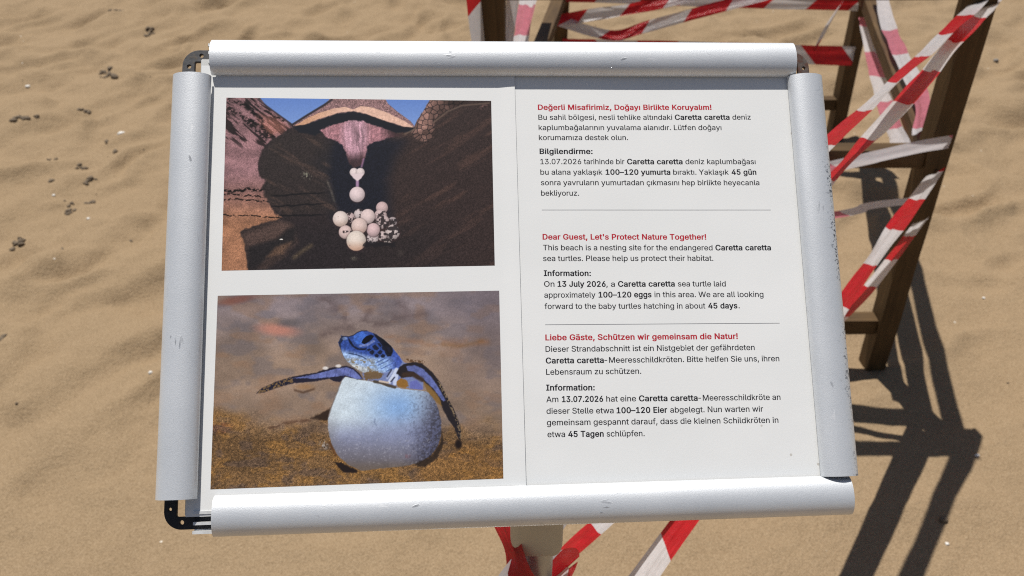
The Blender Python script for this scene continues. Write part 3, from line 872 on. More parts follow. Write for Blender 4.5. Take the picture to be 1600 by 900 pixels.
def embolden(lp, d):
    """push an outline outwards (outer loops turn one way, counters the other)."""
    out = []
    n = len(lp)
    for i in range(n):
        (ax, ay_), (bx, by), (cx, cy) = lp[i - 1], lp[i], lp[(i + 1) % n]
        l1 = math.hypot(bx - ax, by - ay_) or 1e-6
        l2 = math.hypot(cx - bx, cy - by) or 1e-6
        n1 = (-(by - ay_) / l1, (bx - ax) / l1)
        n2 = (-(cy - by) / l2, (cx - bx) / l2)
        mx, my = n1[0] + n2[0], n1[1] + n2[1]
        k = 2 / max(0.9, mx * mx + my * my)
        out.append((bx + mx * k * d * 1.15, by + my * k * d * 0.75))
    return out


def glyph(ch, bold):
    key = (ch, bold)
    if key not in _glyph_cache:
        adv, txt = GLYPHS[ch]
        loops = [[tuple(int(q) / 1000 for q in p.split(",")) for p in lp.split()] for lp in txt.split("|") if lp]
        if loops:
            loops = [embolden(lp, 0.023 if bold else 0.0085) for lp in loops]
            vs = [Vector(q) for lp in loops for q in lp]
            es, k0 = [], 0
            for lp in loops:
                es += [(k0 + i, k0 + (i + 1) % len(lp)) for i in range(len(lp))]
                k0 += len(lp)
            ov, _, of, _, _, _ = delaunay_2d_cdt(vs, es, [], 0, 1e-5)
            E = np.array([(*vs[i], *vs[j]) for i, j in es])
            keep = []
            for f in of:
                cx, cy = sum(ov[i].x for i in f) / len(f), sum(ov[i].y for i in f) / len(f)
                up = (E[:, 1] <= cy) & (E[:, 3] > cy)
                dn = (E[:, 1] > cy) & (E[:, 3] <= cy)
                xi = E[:, 0] + (cy - E[:, 1]) / np.where(E[:, 3] == E[:, 1], 1, E[:, 3] - E[:, 1]) * (E[:, 2] - E[:, 0])
                if (up & (xi > cx)).sum() != (dn & (xi > cx)).sum():      # non-zero winding: inside the letter
                    keep.append(tuple(f))
            _glyph_cache[key] = (adv / 1000, np.array([(q.x, q.y, 0) for q in ov]), keep)
        else:
            _glyph_cache[key] = (adv / 1000, np.zeros((0, 3)), [])
    return _glyph_cache[key]


def letters(body, bold):
    pen, cos, fcs, off = 0.0, [], [], 0
    for ch in body:
        adv, co, faces = glyph(ch, bold)
        if len(co):
            cos.append(co + np.array((pen, 0, 0)))
            fcs += [tuple(i + off for i in f) for f in faces]
            off += len(co)
        pen += adv + (0.018 if bold else 0.0)
    return np.concatenate(cos), fcs


CAP = 0.509

BLOCKS = [
    ('heading', [
        ('Değerli Misafirimiz, Doğayı Birlikte Koruyalım!', True, 21.65, 113.67, 143.71, 113.61, 3.70),
    ]),
    ('paragraph', [
        ('Bu sahil bölgesi, nesli tehlike altındaki', False, 21.76, 106.44, 115.36, 106.32, 3.70),
        ('Caretta caretta', True, 117.16, 106.32, 156.13, 106.36, 3.70),
        ('deniz', False, 158.13, 106.35, 171.27, 106.43, 3.70),
        ('kaplumbağalarının yuvalama alanıdır. Lütfen doğayı', False, 21.70, 99.06, 149.78, 98.78, 3.70),
        ('korumamıza destek olun.', False, 21.63, 91.90, 83.54, 91.71, 3.70),
    ]),
    ('paragraph', [
        ('Bilgilendirme:', True, 21.83, 82.03, 58.41, 81.87, 3.70),
        ('13.07.2026 tarihinde bir', False, 22.12, 74.75, 80.18, 74.45, 3.70),
        ('Caretta caretta', True, 81.95, 74.44, 120.77, 74.24, 3.70),
        ('deniz kaplumbağası', False, 122.74, 74.23, 172.26, 73.97, 3.70),
        ('bu alana yaklaşık', False, 21.87, 67.32, 64.62, 67.06, 3.70),
        ('100–120 yumurta', True, 66.74, 67.05, 111.75, 66.77, 3.70),
        ('bıraktı. Yaklaşık', False, 113.71, 66.76, 152.74, 66.53, 3.70),
        ('45 gün', True, 154.72, 66.51, 172.22, 66.41, 3.70),
        ('sonra yavruların yumurtadan çıkmasını hep birlikte heyecanla', False, 21.97, 59.92, 173.81, 58.86, 3.70),
        ('bekliyoruz.', False, 21.89, 52.56, 47.84, 52.35, 3.70),
    ]),
    ('heading', [
        ("Dear Guest, Let's Protect Nature Together!", True, 21.91, 22.17, 133.89, 20.87, 3.70),
    ]),
    ('paragraph', [
        ('This beach is a nesting site for the endangered', False, 22.00, 14.78, 137.81, 13.34, 3.70),
        ('Caretta caretta', True, 139.75, 13.32, 178.45, 12.92, 3.70),
        ('sea turtles. Please help us protect their habitat.', False, 21.75, 7.43, 137.84, 6.06, 3.70),
    ]),
    ('paragraph', [
        ('Information:', True, 21.92, -2.67, 53.65, -3.13, 3.70),
        ('On', False, 21.84, -9.95, 28.84, -10.06, 3.70),
        ('13 July 2026', True, 30.89, -10.09, 63.31, -10.59, 3.70),
        (', a', False, 63.66, -10.60, 69.52, -10.69, 3.70),
        ('Caretta caretta', True, 71.59, -10.72, 110.26, -11.14, 3.70),
        ('sea turtle laid', False, 112.35, -11.17, 145.24, -11.68, 3.70),
        ('approximately', False, 21.76, -17.37, 56.11, -17.76, 3.70),
        ('100–120 eggs', True, 58.16, -17.79, 94.03, -18.20, 3.70),
        ('in this area. We are all looking', False, 95.94, -18.23, 170.75, -19.28, 3.70),
        ('forward to the baby turtles hatching in about', False, 21.67, -24.93, 130.22, -26.45, 3.70),
        ('45 days', True, 132.13, -26.48, 152.24, -26.66, 3.70),
        ('.', False, 152.94, -26.67, 153.82, -26.68, 3.70),
    ]),
    ('heading', [
        ('Liebe Gäste, Schützen wir gemeinsam die Natur!', True, 21.53, -45.74, 150.99, -47.33, 3.70),
    ]),
    ('paragraph', [
        ('Dieser Strandabschnitt ist ein Nistgebiet der gefährdeten', False, 21.40, -53.36, 161.94, -55.02, 3.70),
        ('Caretta caretta', True, 21.28, -60.95, 59.78, -61.37, 3.70),
        ('-Meeresschildkröten. Bitte helfen Sie uns, ihren', False, 60.19, -61.38, 178.21, -62.82, 3.70),
        ('Lebensraum zu schützen.', False, 21.29, -68.37, 84.33, -69.11, 3.70),
    ]),
    ('paragraph', [
        ('Information:', True, 20.94, -78.56, 52.97, -79.19, 3.70),
        ('Am', False, 20.81, -86.17, 28.75, -86.23, 3.70),
        ('13.07.2026', True, 31.04, -86.29, 58.20, -86.69, 3.70),
        ('hat eine', False, 60.24, -86.74, 79.96, -86.96, 3.70),
        ('Caretta caretta', True, 81.87, -87.01, 121.07, -87.57, 3.70),
        ('-Meeresschildkröte an', False, 121.49, -87.58, 176.96, -88.39, 3.70),
        ('dieser Stelle etwa', False, 20.69, -93.61, 64.76, -94.34, 3.70),
        ('100–120 Eier', True, 66.66, -94.39, 100.29, -94.84, 3.70),
        ('abgelegt. Nun warten wir', False, 102.21, -94.89, 164.65, -95.81, 3.70),
        ('gemeinsam gespannt darauf, dass die kleinen Schildkröten in', False, 20.70, -101.02, 174.34, -103.34, 3.70),
        ('etwa', False, 20.84, -108.54, 32.33, -108.72, 3.70),
        ('45 Tagen', True, 34.34, -108.77, 57.58, -109.15, 3.70),
        ('schlüpfen.', False, 59.46, -109.20, 84.47, -109.62, 3.70),
    ]),
]

for kind, runs in BLOCKS:
    V, F = [], []
    off = 0
    for txt, bold, x0, y0, x1, y1, cap in runs:
        co, faces = letters(txt, bold)
        bx0, bx1 = co[:, 0].min(), co[:, 0].max()
        sx = math.hypot(x1 - x0, y1 - y0) / (bx1 - bx0)
        sy = cap / CAP
        a = math.atan2(y1 - y0, x1 - x0)
        lx = (co[:, 0] - bx0) * sx
        ly = co[:, 1] * sy
        X = x0 + lx * math.cos(a) - ly * math.sin(a)
        Y = y0 + lx * math.sin(a) + ly * math.cos(a)
        Z = sheet_z(X, Y, -0.75, 31) + 0.02
        V.append(np.stack([X, Y, Z], -1) * MM)
        F += [tuple(i + off for i in f) for f in faces]
        off += len(co)
    me = bpy.data.meshes.new(kind)
    me.from_pydata(np.concatenate(V).tolist(), [], F)
    me.update()
    link(kind, me, M_RED if kind == "heading" else M_INK, text_sheet)
for x0, y0, x1, y1 in [(22.08, 42.55, 180.34, 41.11), (21.75, -35.47, 180.43, -37.29)]:
    X = np.linspace(x0, x1, 60)[None, :] + np.zeros((2, 1))
    Y = np.linspace(y0, y1, 60)[None, :] + np.array([[-0.17], [0.17]])
    me = grid_mesh("rule_line", X * MM, Y * MM, (sheet_z(X, Y, -0.75, 31) + 0.02) * MM)
    link("rule_line", me, M_GREYINK, text_sheet)

# ---- printed photographs (ink colours per vertex of a fine mesh)
def poly_sd(poly, X, Y):
    d2 = np.full(X.shape, 1e12)
    inside = np.zeros(X.shape, bool)
    n = len(poly)
    for i in range(n):
        x0, y0 = poly[i]
        x1, y1 = poly[(i + 1) % n]
        ex, ey = x1 - x0, y1 - y0
        L = ex * ex + ey * ey + 1e-9
        t = np.clip(((X - x0) * ex + (Y - y0) * ey) / L, 0, 1)
        d2 = np.minimum(d2, (X - x0 - t * ex) ** 2 + (Y - y0 - t * ey) ** 2)
        if y0 != y1:
            c = (y0 > Y) != (y1 > Y)
            inside ^= c & (X < ex * (Y - y0) / ey + x0)
    d = np.sqrt(d2)
    return np.where(inside, -d, d)


class Canvas:
    """a small painter: colours are the printed picture's own sRGB inks."""

    def __init__(self, X, Y, base):
        self.X, self.Y = X, Y
        self.c = np.empty(X.shape + (3,))
        self.c[:] = base

    def blend(self, m, col):
        self.c = self.c * (1 - m[..., None]) + np.asarray(col, float) * m[..., None]

    def scale(self, k):
        self.c = self.c * k[..., None]

    def poly(self, pts, soft=2.5, rough=0.0, rs=14.0, seed=0):
        X, Y = self.X, self.Y
        if rough:
            X = X + rough * 2 * (fbm(self.X / rs, self.Y / rs, 3, seed) - .5)
            Y = Y + rough * 2 * (fbm(self.X / rs, self.Y / rs, 3, seed + 5) - .5)
        return 1 - sstep(-soft, soft, poly_sd(pts, X, Y))

    def ell(self, cx, cy, rx, ry, ang=0.0, soft=0.12):
        a = math.radians(ang)
        dx, dy = self.X - cx, self.Y - cy
        u = (dx * math.cos(a) + dy * math.sin(a)) / rx
        v = (-dx * math.sin(a) + dy * math.cos(a)) / ry
        return 1 - sstep(1 - soft, 1 + soft, np.sqrt(u * u + v * v))

    def line(self, pts, w, soft=1.5):
        d = np.full(self.X.shape, 1e9)
        for (x0, y0), (x1, y1) in zip(pts[:-1], pts[1:]):
            ex, ey = x1 - x0, y1 - y0
            t = np.clip(((self.X - x0) * ex + (self.Y - y0) * ey) / (ex * ex + ey * ey + 1e-9), 0, 1)
            d = np.minimum(d, np.hypot(self.X - x0 - t * ex, self.Y - y0 - t * ey))
        return 1 - sstep(w - soft, w + soft, d)

    def cells(self, size, seed, jitter=0.8, sx=1.0):
        """distance to nearest and second nearest jittered grid point, and a random value per cell."""
        gx, gy = self.X / (size * sx), self.Y / size
        ix, iy = np.floor(gx).astype(int), np.floor(gy).astype(int)
        f1 = np.full(self.X.shape, 9.0)
        f2 = np.full(self.X.shape, 9.0)
        cid = np.zeros(self.X.shape)
        for oy in (-1, 0, 1):
            for ox in (-1, 0, 1):
                a, b = (ix + ox + seed * 13) & 255, (iy + oy + seed * 7) & 255
                px = ix + ox + 0.5 + jitter * (_LAT[a, b] - .5)
                py = iy + oy + 0.5 + jitter * (_LAT[b, a] - .5)
                d = np.hypot(gx - px, gy - py)
                nearer = d < f1
                f2 = np.where(nearer, f1, np.minimum(f2, d))
                cid = np.where(nearer, _LAT[(a + 31) & 255, b], cid)
                f1 = np.where(nearer, d, f1)
        return f1, f2, cid


def speck(X, Y, s, seed, amt):
    r = np.random.RandomState(seed).normal(0, 1, X.shape)
    return 1 + amt * (0.6 * r + 2.2 * (fbm(X / s, Y / s, 2, seed) - .5))


def paint_nest(X, Y):
    """turtle laying eggs into a sand hollow, seen from behind."""
    k = Canvas(X, Y, (44, 36, 37))
    # sand of the hollow
    right = sstep(780, 900, X + 0.15 * Y)
    k.blend(right * 0.9, (52, 41, 39))
    streak = fbm((X * 0.86 - Y * 0.5) / 200, (X * 0.5 + Y * 0.86) / 30, 4, 60)
    k.blend(right * sstep(0.5, 0.8, streak) * 0.5, (84, 62, 54))
    k.blend(sstep(560, 720, Y) * sstep(1250, 900, X) * 0.5, (34, 31, 33))
    k.blend(k.poly([(590, 200), (740, 200), (900, 250), (850, 330), (820, 440), (830, 600), (560, 600), (530, 470), (470, 350)], 45) * 0.85, (22, 25, 36))
    lft = k.poly([(340, 200), (560, 250), (540, 420), (580, 580), (340, 600), (240, 520), (215, 350), (260, 260)], 25)
    k.blend(lft * 0.6, (47, 41, 39))
    sl = fbm((X * 0.85 + Y * 0.5) / 130, (-X * 0.5 + Y * 0.85) / 22, 3, 61)
    k.blend(lft * sstep(0.5, 0.8, sl) * 0.6, (82, 64, 56))
    k.blend(k.line([(535, 440), (552, 480), (568, 530)], 5, 5) * 0.6, (90, 84, 76))
    k.blend(k.ell(440, 412, 24, 16, 20, 0.6) * 0.6 * sstep(.45, .65, fbm(X / 7, Y / 7, 2, 62)), (150, 150, 130))
    for yy, sd in ((505, 3), (555, 4), (603, 5)):
        yl = yy + 14 * (fbm(X / 60, X * 0 + sd, 3, 63) - .5) - 0.05 * (X - 300)
        k.blend((1 - sstep(1.5, 6, np.abs(Y - yl))) * sstep(250, 300, X) * sstep(560, 480, X) * 0.8, (18, 17, 20))
    # mound at the lower left
    m = k.poly([(130, 680), (180, 650), (300, 615), (380, 640), (400, 720), (330, 790), (250, 845), (170, 850), (150, 760)], 14, 8, 20, 64)
    k.blend(m, (56, 45, 42))
    k.blend(k.poly([(140, 690), (320, 622), (375, 640), (300, 700), (170, 740)], 14) * 0.7, (84, 66, 60))
    k.blend(k.poly([(170, 740), (300, 705), (350, 660), (390, 650), (380, 720), (300, 740), (200, 845), (165, 845)], 14) * 0.8, (30, 28, 30))
    k.blend(k.poly([(250, 790), (300, 740), (370, 715), (330, 770)], 10, 6, 18, 65) * 0.7, (100, 76, 60))
    k.blend(k.line([(380, 790), (420, 760), (460, 735)], 9, 9) * 0.6, (92, 78, 60))
    k.blend(k.ell(320, 707, 8, 3), (235, 230, 220))
    k.blend(k.ell(660, 795, 14, 9, 0, .8) * .6, (90, 85, 75))
    k.blend(k.ell(880, 770, 14, 12, 0, .8) * .5, (70, 62, 58))
    k.scale(speck(X, Y, 5, 66, 0.22))
    # lit skin and sand on the left
    lp = [(45, 30), (212, 30), (252, 80), (300, 118), (355, 165), (372, 182), (345, 192), (330, 214), (280, 232), (255, 262),
          (235, 292), (215, 340), (208, 372), (222, 410), (245, 438), (232, 470), (240, 500), (262, 540), (280, 575), (322, 608),
          (280, 622), (200, 642), (150, 662), (132, 680), (146, 710), (152, 760), (166, 810), (166, 860), (30, 860)]
    lm = k.poly(lp, 6, 8, 20, 67)
    t = sstep(380, 660, Y)
    col = np.array((138, 103, 106)) * (1 - t[..., None]) + np.array((150, 106, 80)) * t[..., None]
    n = fbm(X / 60, Y / 40, 3, 68)
    col = col * (0.78 + 0.44 * n)[..., None]
    f = fbm((X * 0.76 + Y * 0.65) / 70, (-X * 0.65 + Y * 0.76) / 12, 3, 69)
    up = sstep(300, 210, Y - 0.25 * (X - 60))
    col = col * (1 - (0.72 * up * sstep(0.5, 0.68, f)))[..., None]
    warm = k.poly([(210, 120), (300, 140), (350, 180), (330, 210), (270, 225), (230, 190)], 25)
    col = col * (1 - .5 * warm[..., None]) + np.array((185, 118, 98)) * (.5 * warm[..., None])
    for ln, wd in (([(85, 50), (150, 75), (190, 110), (235, 150)], 9), ([(80, 90), (140, 130), (200, 190), (250, 235)], 10),
                   ([(205, 75), (260, 110), (330, 150)], 5), ([(180, 150), (230, 180), (260, 222), (285, 230)], 8)):
        lm2 = k.line(ln, wd, wd) * (0.3 + 1.1 * sstep(.4, .62, fbm(X / 10, Y / 8, 2, 70)))
        col = col * (1 - 0.75 * np.clip(lm2, 0, 1))[..., None]
    for yy, sl_, wd in ((484, -0.05, 9), (496, 0.06, 5), (520, 0.05, 5), (592, 0.07, 4)):
        yl = yy + sl_ * (X - 60) + 22 * (fbm(X / 28, X * 0 + yy, 3, 71) - .5)
        col = col * (1 - 0.8 * (1 - sstep(wd * .4, wd, np.abs(Y - yl))) * sstep(.3, .5, fbm(X / 9, Y / 9, 2, 72)))[..., None]
    col = col * speck(X, Y, 4, 73, 0.15)[..., None]
    k.c = k.c * (1 - lm[..., None]) + col * lm[..., None]
    # sky
    sky_c = np.array((94, 126, 190)) + np.clip((Y - 40) / 130, 0, 1)[..., None] * np.array((22, 20, 12))
    for pl in ([(214, 30), (575, 30), (520, 76), (440, 128), (385, 162), (371, 166), (300, 114), (254, 80)],
               [(785, 30), (1030, 30), (985, 110), (957, 150), (944, 182), (915, 155), (860, 105), (815, 66)]):
        m = k.poly(pl, 2.5)
        k.c = k.c * (1 - m[..., None]) + sky_c * speck(X, Y, 6, 74, 0.025)[..., None] * m[..., None]
    k.blend(k.line([(214, 50), (300, 117), (368, 168)], 4, 3) * .8, (50, 42, 50))
    # shell
    m = k.poly([(560, 30), (800, 30), (820, 70), (862, 106), (925, 152), (948, 180), (880, 180), (720, 120), (600, 120), (480, 160), (378, 176), (374, 168), (440, 128), (520, 78)], 2.5)
    k.blend(m, (134, 104, 104))
    k.c = np.where(m[..., None] > .5, k.c * speck(X, Y, 5, 75, .26)[..., None], k.c)
    k.blend(k.line([(376, 168), (440, 126), (520, 76), (556, 50)], 5, 3), (48, 42, 48))
    rim = [(382, 176), (440, 140), (500, 112), (560, 94), (620, 84), (655, 96), (692, 80), (752, 88), (822, 115), (892, 150), (946, 184),
           (900, 181), (800, 150), (720, 120), (655, 106), (590, 113), (500, 142), (430, 170)]
    m = k.poly(rim, 2.5, 2, 14, 76)
    rc = np.array((196, 150, 120)) + sstep(420, 640, X)[..., None] * np.array((20, 26, 36))
    k.c = k.c * (1 - m[..., None]) + rc * speck(X, Y, 8, 77, .07)[..., None] * m[..., None]
    under = [(378, 180), (430, 172), (500, 144), (590, 115), (655, 107), (720, 121), (800, 152), (900, 182), (946, 186),
             (930, 205), (850, 208), (760, 178), (690, 155), (640, 152), (565, 172), (515, 196), (480, 222), (400, 205)]
    k.blend(k.poly(under, 5, 4, 14, 78), (23, 25, 33))
    # soft skin in the middle
    sk = [(500, 198), (560, 170), (640, 151), (700, 153), (760, 174), (830, 200), (885, 222), (800, 240), (744, 258), (722, 272),
          (712, 330), (694, 362), (664, 376), (640, 362), (622, 304), (604, 266), (570, 246), (528, 228)]
    m = k.poly(sk, 4, 5, 12, 79)
    wr = fbm(X / 9 + 1.2 * fbm(X / 40, Y / 40, 2, 81), Y / 90, 3, 80)
    sc = np.array((178, 138, 150)) * (0.62 + 0.72 * wr)[..., None]
    side = np.clip(1 - k.ell(665, 220, 62, 120, 0, .4), 0, 1)
    sc = sc * (1 - .65 * side[..., None]) + np.array((146, 98, 102)) * (0.6 + .8 * fbm(X / 14, Y / 14, 3, 82))[..., None] * .65 * side[..., None]
    sc = sc * (1 - 0.62 * sstep(285, 350, Y))[..., None] * (1 - .6 * sstep(770, 860, X))[..., None]
    k.c = k.c * (1 - m[..., None]) + sc * speck(X, Y, 5, 83, .14)[..., None] * m[..., None]
    k.blend(k.line([(705, 335), (696, 370)], 4, 5) * .7, (178, 130, 165))
    # scaly flipper
    fl_soft = 6
    fl = [(1026, 30), (1215, 30), (1195, 62), (1150, 82), (1080, 112), (1042, 150), (1042, 190), (1030, 236), (985, 250), (950, 238), (930, 210), (945, 186), (956, 150), (986, 108)]
    m = k.poly(fl, fl_soft, 6, 16, 84)
    f1, f2, cid = k.cells(24, 5, .8)
    edge = sstep(0.03, 0.22, f2 - f1)
    fc = (np.array((58, 46, 46)) * (1 - edge[..., None]) + np.array((142, 108, 98)) * edge[..., None]) * (0.75 + .4 * cid)[..., None]
    fc = fc * (0.8 + .5 * (fbm(X / 30, Y / 30, 2, 144) - .2))[..., None] * (1 - .55 * sstep(1030, 1170, X + .3 * Y))[..., None]
    k.c = k.c * (1 - m[..., None]) + fc * speck(X, Y, 5, 85, .1)[..., None] * m[..., None]
    k.blend(k.line([(1035, 160), (1100, 108), (1170, 78), (1300, 66)], 4, 3) * .6, (110, 92, 80))
    k.blend(k.line([(900, 215), (950, 190)], 4, 3) * .7, (110, 92, 78))
    k.blend(k.ell(1275, 85, 18, 10, -20, .6) * .55 * sstep(.4, .6, fbm(X / 7, Y / 7, 2, 86)), (150, 110, 105))

    # eggs
    def egg(cx, cy, r, col=(226, 206, 203), dirt=0.0, warm=0.0, ry=None):
        ry = ry or r
        m_ = k.ell(cx, cy, r, ry, 0, 1.6 / r)
        dx, dy = (X - cx) / r, (Y - cy) / ry
        lum = 1.0 - 0.20 * np.clip(np.hypot(dx + .15, dy + .3), 0, 1.6) ** 2
        c_ = np.asarray(col, float) * lum[..., None]
        c_ = c_ * (1 - warm * .5 * sstep(-.2, .95, dy))[..., None] + np.array((214, 150, 116)) * (warm * .5 * sstep(-.2, .95, dy))[..., None]
        if dirt:
            dm = sstep(.58 - .18 * dirt, .74 - .18 * dirt, fbm(X / 13 + cx, Y / 13, 3, 90))
            c_ = c_ * (1 - dm[..., None] * .85) + np.array((30, 25, 27)) * dm[..., None] * .85
        k.blend(k.ell(cx + 1, cy + 3, r * 1.07, ry * 1.07, 0, .12) * .6, (60, 42, 44))
        k.c = k.c * (1 - m_[..., None]) + c_ * speck(X, Y, 4, 91, .035)[..., None] * m_[..., None]

    k.blend(k.line([(676, 425), (676, 462)], 7, 4), (160, 128, 158))
    egg(660, 396, 20, (226, 210, 208))
    egg(690, 396, 20, (226, 210, 208))
    k.blend(k.poly([(643, 402), (707, 402), (694, 425), (676, 438), (657, 424)], 3), (214, 196, 198))
    egg(675, 500, 36, (226, 206, 206))
    egg(792, 562, 28, (205, 178, 176))
    egg(842, 627, 22, (172, 158, 158), .7)
    egg(685, 592, 25, (205, 190, 188), 1.0)
    egg(641, 608, 24, (200, 176, 174), .6)
    egg(785, 600, 30, (205, 182, 180), .3)
    egg(842, 676, 34, (206, 190, 186), 1.15)
    egg(793, 693, 22, (205, 185, 182), .8)
    egg(820, 715, 20, (190, 175, 168), 1.1, ry=11)
    egg(748, 702, 27, (212, 196, 194), .15)
    egg(795, 627, 32, (206, 184, 182), 1.05)
    egg(597, 613, 36, (228, 212, 204), 0, .35)
    egg(620, 674, 31, (220, 194, 188), .12)
    egg(725, 602, 34, (224, 202, 198))
    egg(751, 664, 31, (216, 186, 186))
    egg(685, 646, 37, (222, 198, 190), 0, .35)
    egg(671, 714, 46, (226, 212, 200), 0, .9)
    k.blend(k.poly([(715, 716), (780, 722), (850, 722), (860, 740), (700, 745)], 4, 8, 9, 92) * .9, (30, 27, 30))
    for ex, ey, sd in ((586, 604, 1), (612, 668, 2), (640, 735, 3)):
        k.blend(k.ell(ex, ey, 3, 2) * .6, (120, 95, 90))
    return k.c


def paint_hatchling(X, Y):
    """baby turtle climbing out of its egg on wet sand."""
    k = Canvas(X, Y, (118, 103, 96))
    ty = sstep(60, 640, Y)
    top = np.array((122, 111, 114))
    mid = np.array((138, 117, 101))
    low = np.array((108, 82, 54))
    a = sstep(60, 380, Y + 60 * (fbm(X / 200, Y / 120, 2, 101) - .5))[..., None]
    b = sstep(540, 680, Y + 120 * (fbm(X / 160, Y / 90, 2, 102) - .5) - 0.06 * (X - 600))[..., None]
    k.c = (top * (1 - a) + mid * a) * (1 - b) + low * b
    k.scale(0.80 + 0.40 * fbm(X / 150, Y / 80, 3, 103))
    k.blend(sstep(.5, .75, fbm(X / 90, Y / 50, 3, 104)) * (1 - b[..., 0]) * .35, (95, 92, 100))
    k.blend(sstep(.55, .75, fbm(X / 110 + 5, Y / 60, 3, 105)) * (1 - b[..., 0]) * .4, (140, 108, 84))
    k.blend(sstep(900, 1200, X) * (1 - sstep(300, 600, Y)) * .35, (92, 84, 94))
    k.blend(k.ell(300, 211, 78, 24, 6, .7) * .8, (184, 122, 104))
    k.blend(k.ell(130, 80, 75, 17, -12, .7) * .7, (120, 72, 60))
    k.blend(k.ell(350, 180, 45, 16, 0, .8) * .6, (80, 76, 78))
    for ln, w in (([(490, 70), (540, 110), (590, 160)], 20), ([(705, 80), (690, 130), (670, 170)], 14), ([(780, 160), (860, 150), (930, 140)], 18),
                  ([(490, 235), (560, 205), (690, 190), (760, 180)], 15), ([(820, 95), (840, 110)], 18)):
        k.blend(k.line(ln, w * .6, w * 1.8) * .62 * sstep(.25, .6, fbm(X / 40, Y / 30, 3, 141)), (78, 64, 64))
    k.blend(k.line([(770, 245), (850, 260), (980, 262), (1200, 262)], 8, 22) * .6 * sstep(.3, .6, fbm(X / 60, Y / 30, 3, 142)), (140, 96, 66))
    k.blend(k.line([(1010, 275), (1090, 280), (1180, 258)], 5, 16) * .6, (118, 80, 44))
    k.blend(k.ell(66, 631, 42, 19, -8, .5) * .8, (146, 88, 62))
    k.blend(k.line([(28, 652), (70, 652)], 6, 5) * .7, (50, 36, 30))
    # golden wet sand in the foreground
    g = b[..., 0]
    k.blend(g * sstep(.48, .68, fbm(X / 70, Y / 36, 3, 106)) * .7, (134, 98, 54))
    k.blend(g * sstep(.52, .70, fbm(X / 60 + 9, Y / 36, 3, 107)) * .65, (86, 70, 60))
    k.blend(k.poly([(900, 800), (1000, 740), (1130, 690), (1260, 740), (1280, 850), (880, 850)], 20, 10, 30, 108) * .35, (140, 98, 50))
    k.scale(1 + (0.30 * g + .06) * np.random.RandomState(5).normal(0, .55, X.shape) + g * .5 * (fbm(X / 9, Y / 6, 2, 109) - .5))
    # shadows beside the egg
    k.blend(k.poly([(440, 588), (480, 570), (535, 540), (540, 590), (500, 596)], 6, 6, 14, 110) * .9, (42, 30, 24))
    k.blend(k.line([(270, 630), (340, 608), (440, 595)], 5, 9) * .7 * sstep(.3, .55, fbm(X / 22, Y / 14, 3, 143)), (70, 46, 34))
    k.blend(k.line([(375, 470), (410, 480), (455, 465)], 4, 6) * .7, (66, 44, 30))
    k.blend(k.ell(415, 455, 40, 12, 0, .6) * .5, (146, 108, 70))
    # egg
    eg = [(583, 414), (600, 413), (645, 424), (704, 433), (760, 450), (830, 462), (905, 470), (946, 476), (968, 500), (990, 545), (1002, 600),
          (1002, 650), (990, 700), (955, 745), (900, 775), (830, 788), (740, 796), (660, 806), (605, 784), (556, 744), (528, 690), (515, 630),
          (516, 585), (530, 540), (556, 475), (572, 428)]
    m = k.poly(eg, 2.5, 2, 16, 111)
    u = (X - 515) / 490
    v = (Y - 412) / 394
    ec = np.array((196, 208, 216))[None, None] * np.ones(X.shape + (1,))

    def eb(mask, col):
        nonlocal ec
        ec = ec * (1 - mask[..., None]) + np.array(col, float) * mask[..., None]

    eb(np.exp(-(((u - .62) / .27) ** 2 + ((v - .33) / .26) ** 2)) * .9, (122, 158, 206))
    eb(sstep(.40, .72, v + .1 * u) * .85, (122, 128, 160))
    eb(sstep(.60, .95, v + .05 * (1 - u)) * .9, (103, 98, 104))
    eb(sstep(.70, 1.0, u + .14 * (v - .3)) * .85, (78, 80, 104))
    eb(sstep(.14, .0, u) * sstep(.3, .6, v) * .5, (120, 118, 120))
    rough = fbm(X / 9, Y / 9, 3, 112)
    eb(sstep(.60, .90, u + .1 * v) * sstep(.48, .68, rough) * .3, (56, 56, 70))
    eb(sstep(.78, .98, u + .22 * v - .1) * sstep(.38, .64, fbm(X / 7, Y / 7, 3, 113)) * .5, (44, 39, 40))
    eb(sstep(.68, .84, fbm(X / 8, Y / 8, 2, 114)) * sstep(.55, .7, v) * .3, (180, 180, 190))
    eb(sstep(.85, .99, v) * .6, (96, 80, 62))
    ec = ec * (1 + .10 * (fbm(X / 30, Y / 24, 3, 115) - .5))[..., None] * speck(X, Y, 5, 116, .025)[..., None]
    k.c = k.c * (1 - m[..., None]) + ec * m[..., None]
    for ln, w, c_ in (([(716, 592), (713, 606), (722, 616)], 3, (100, 112, 140)),
                      ([(640, 440), (628, 452)], 3, (150, 160, 170)), ([(850, 745), (862, 745)], 7, (110, 70, 76))):
        k.blend(k.line(ln, w, w) * .5 * sstep(.3, .55, fbm(X / 9, Y / 9, 2, 140)), c_)
    k.blend(k.line([(583, 416), (572, 430), (556, 475), (530, 540), (518, 580)], 3, 2) * .6, (104, 92, 88))
    k.blend(k.ell(497, 700, 17, 18, 0, .8) * sstep(.42, .7, fbm(X / 6, Y / 6, 2, 118)) * .8, (176, 170, 164))
    k.blend(k.poly([(538, 768), (575, 775), (640, 806), (636, 815), (580, 812)], 4, 4, 12, 118), (34, 26, 25))
    k.blend(k.line([(522, 690), (548, 742)], 5, 4) * .8, (90, 58, 34))
    k.blend(k.poly([(880, 780), (960, 742), (996, 690), (1004, 640), (1012, 690), (985, 752), (930, 790)], 5, 5, 10, 119) * .85, (38, 30, 26))

    def H(px, py):                       # head close-up to picture
        return 518 + px * .3636, 163.6 + py * .3636

    def hp(pts):
        return [H(*p) for p in pts]

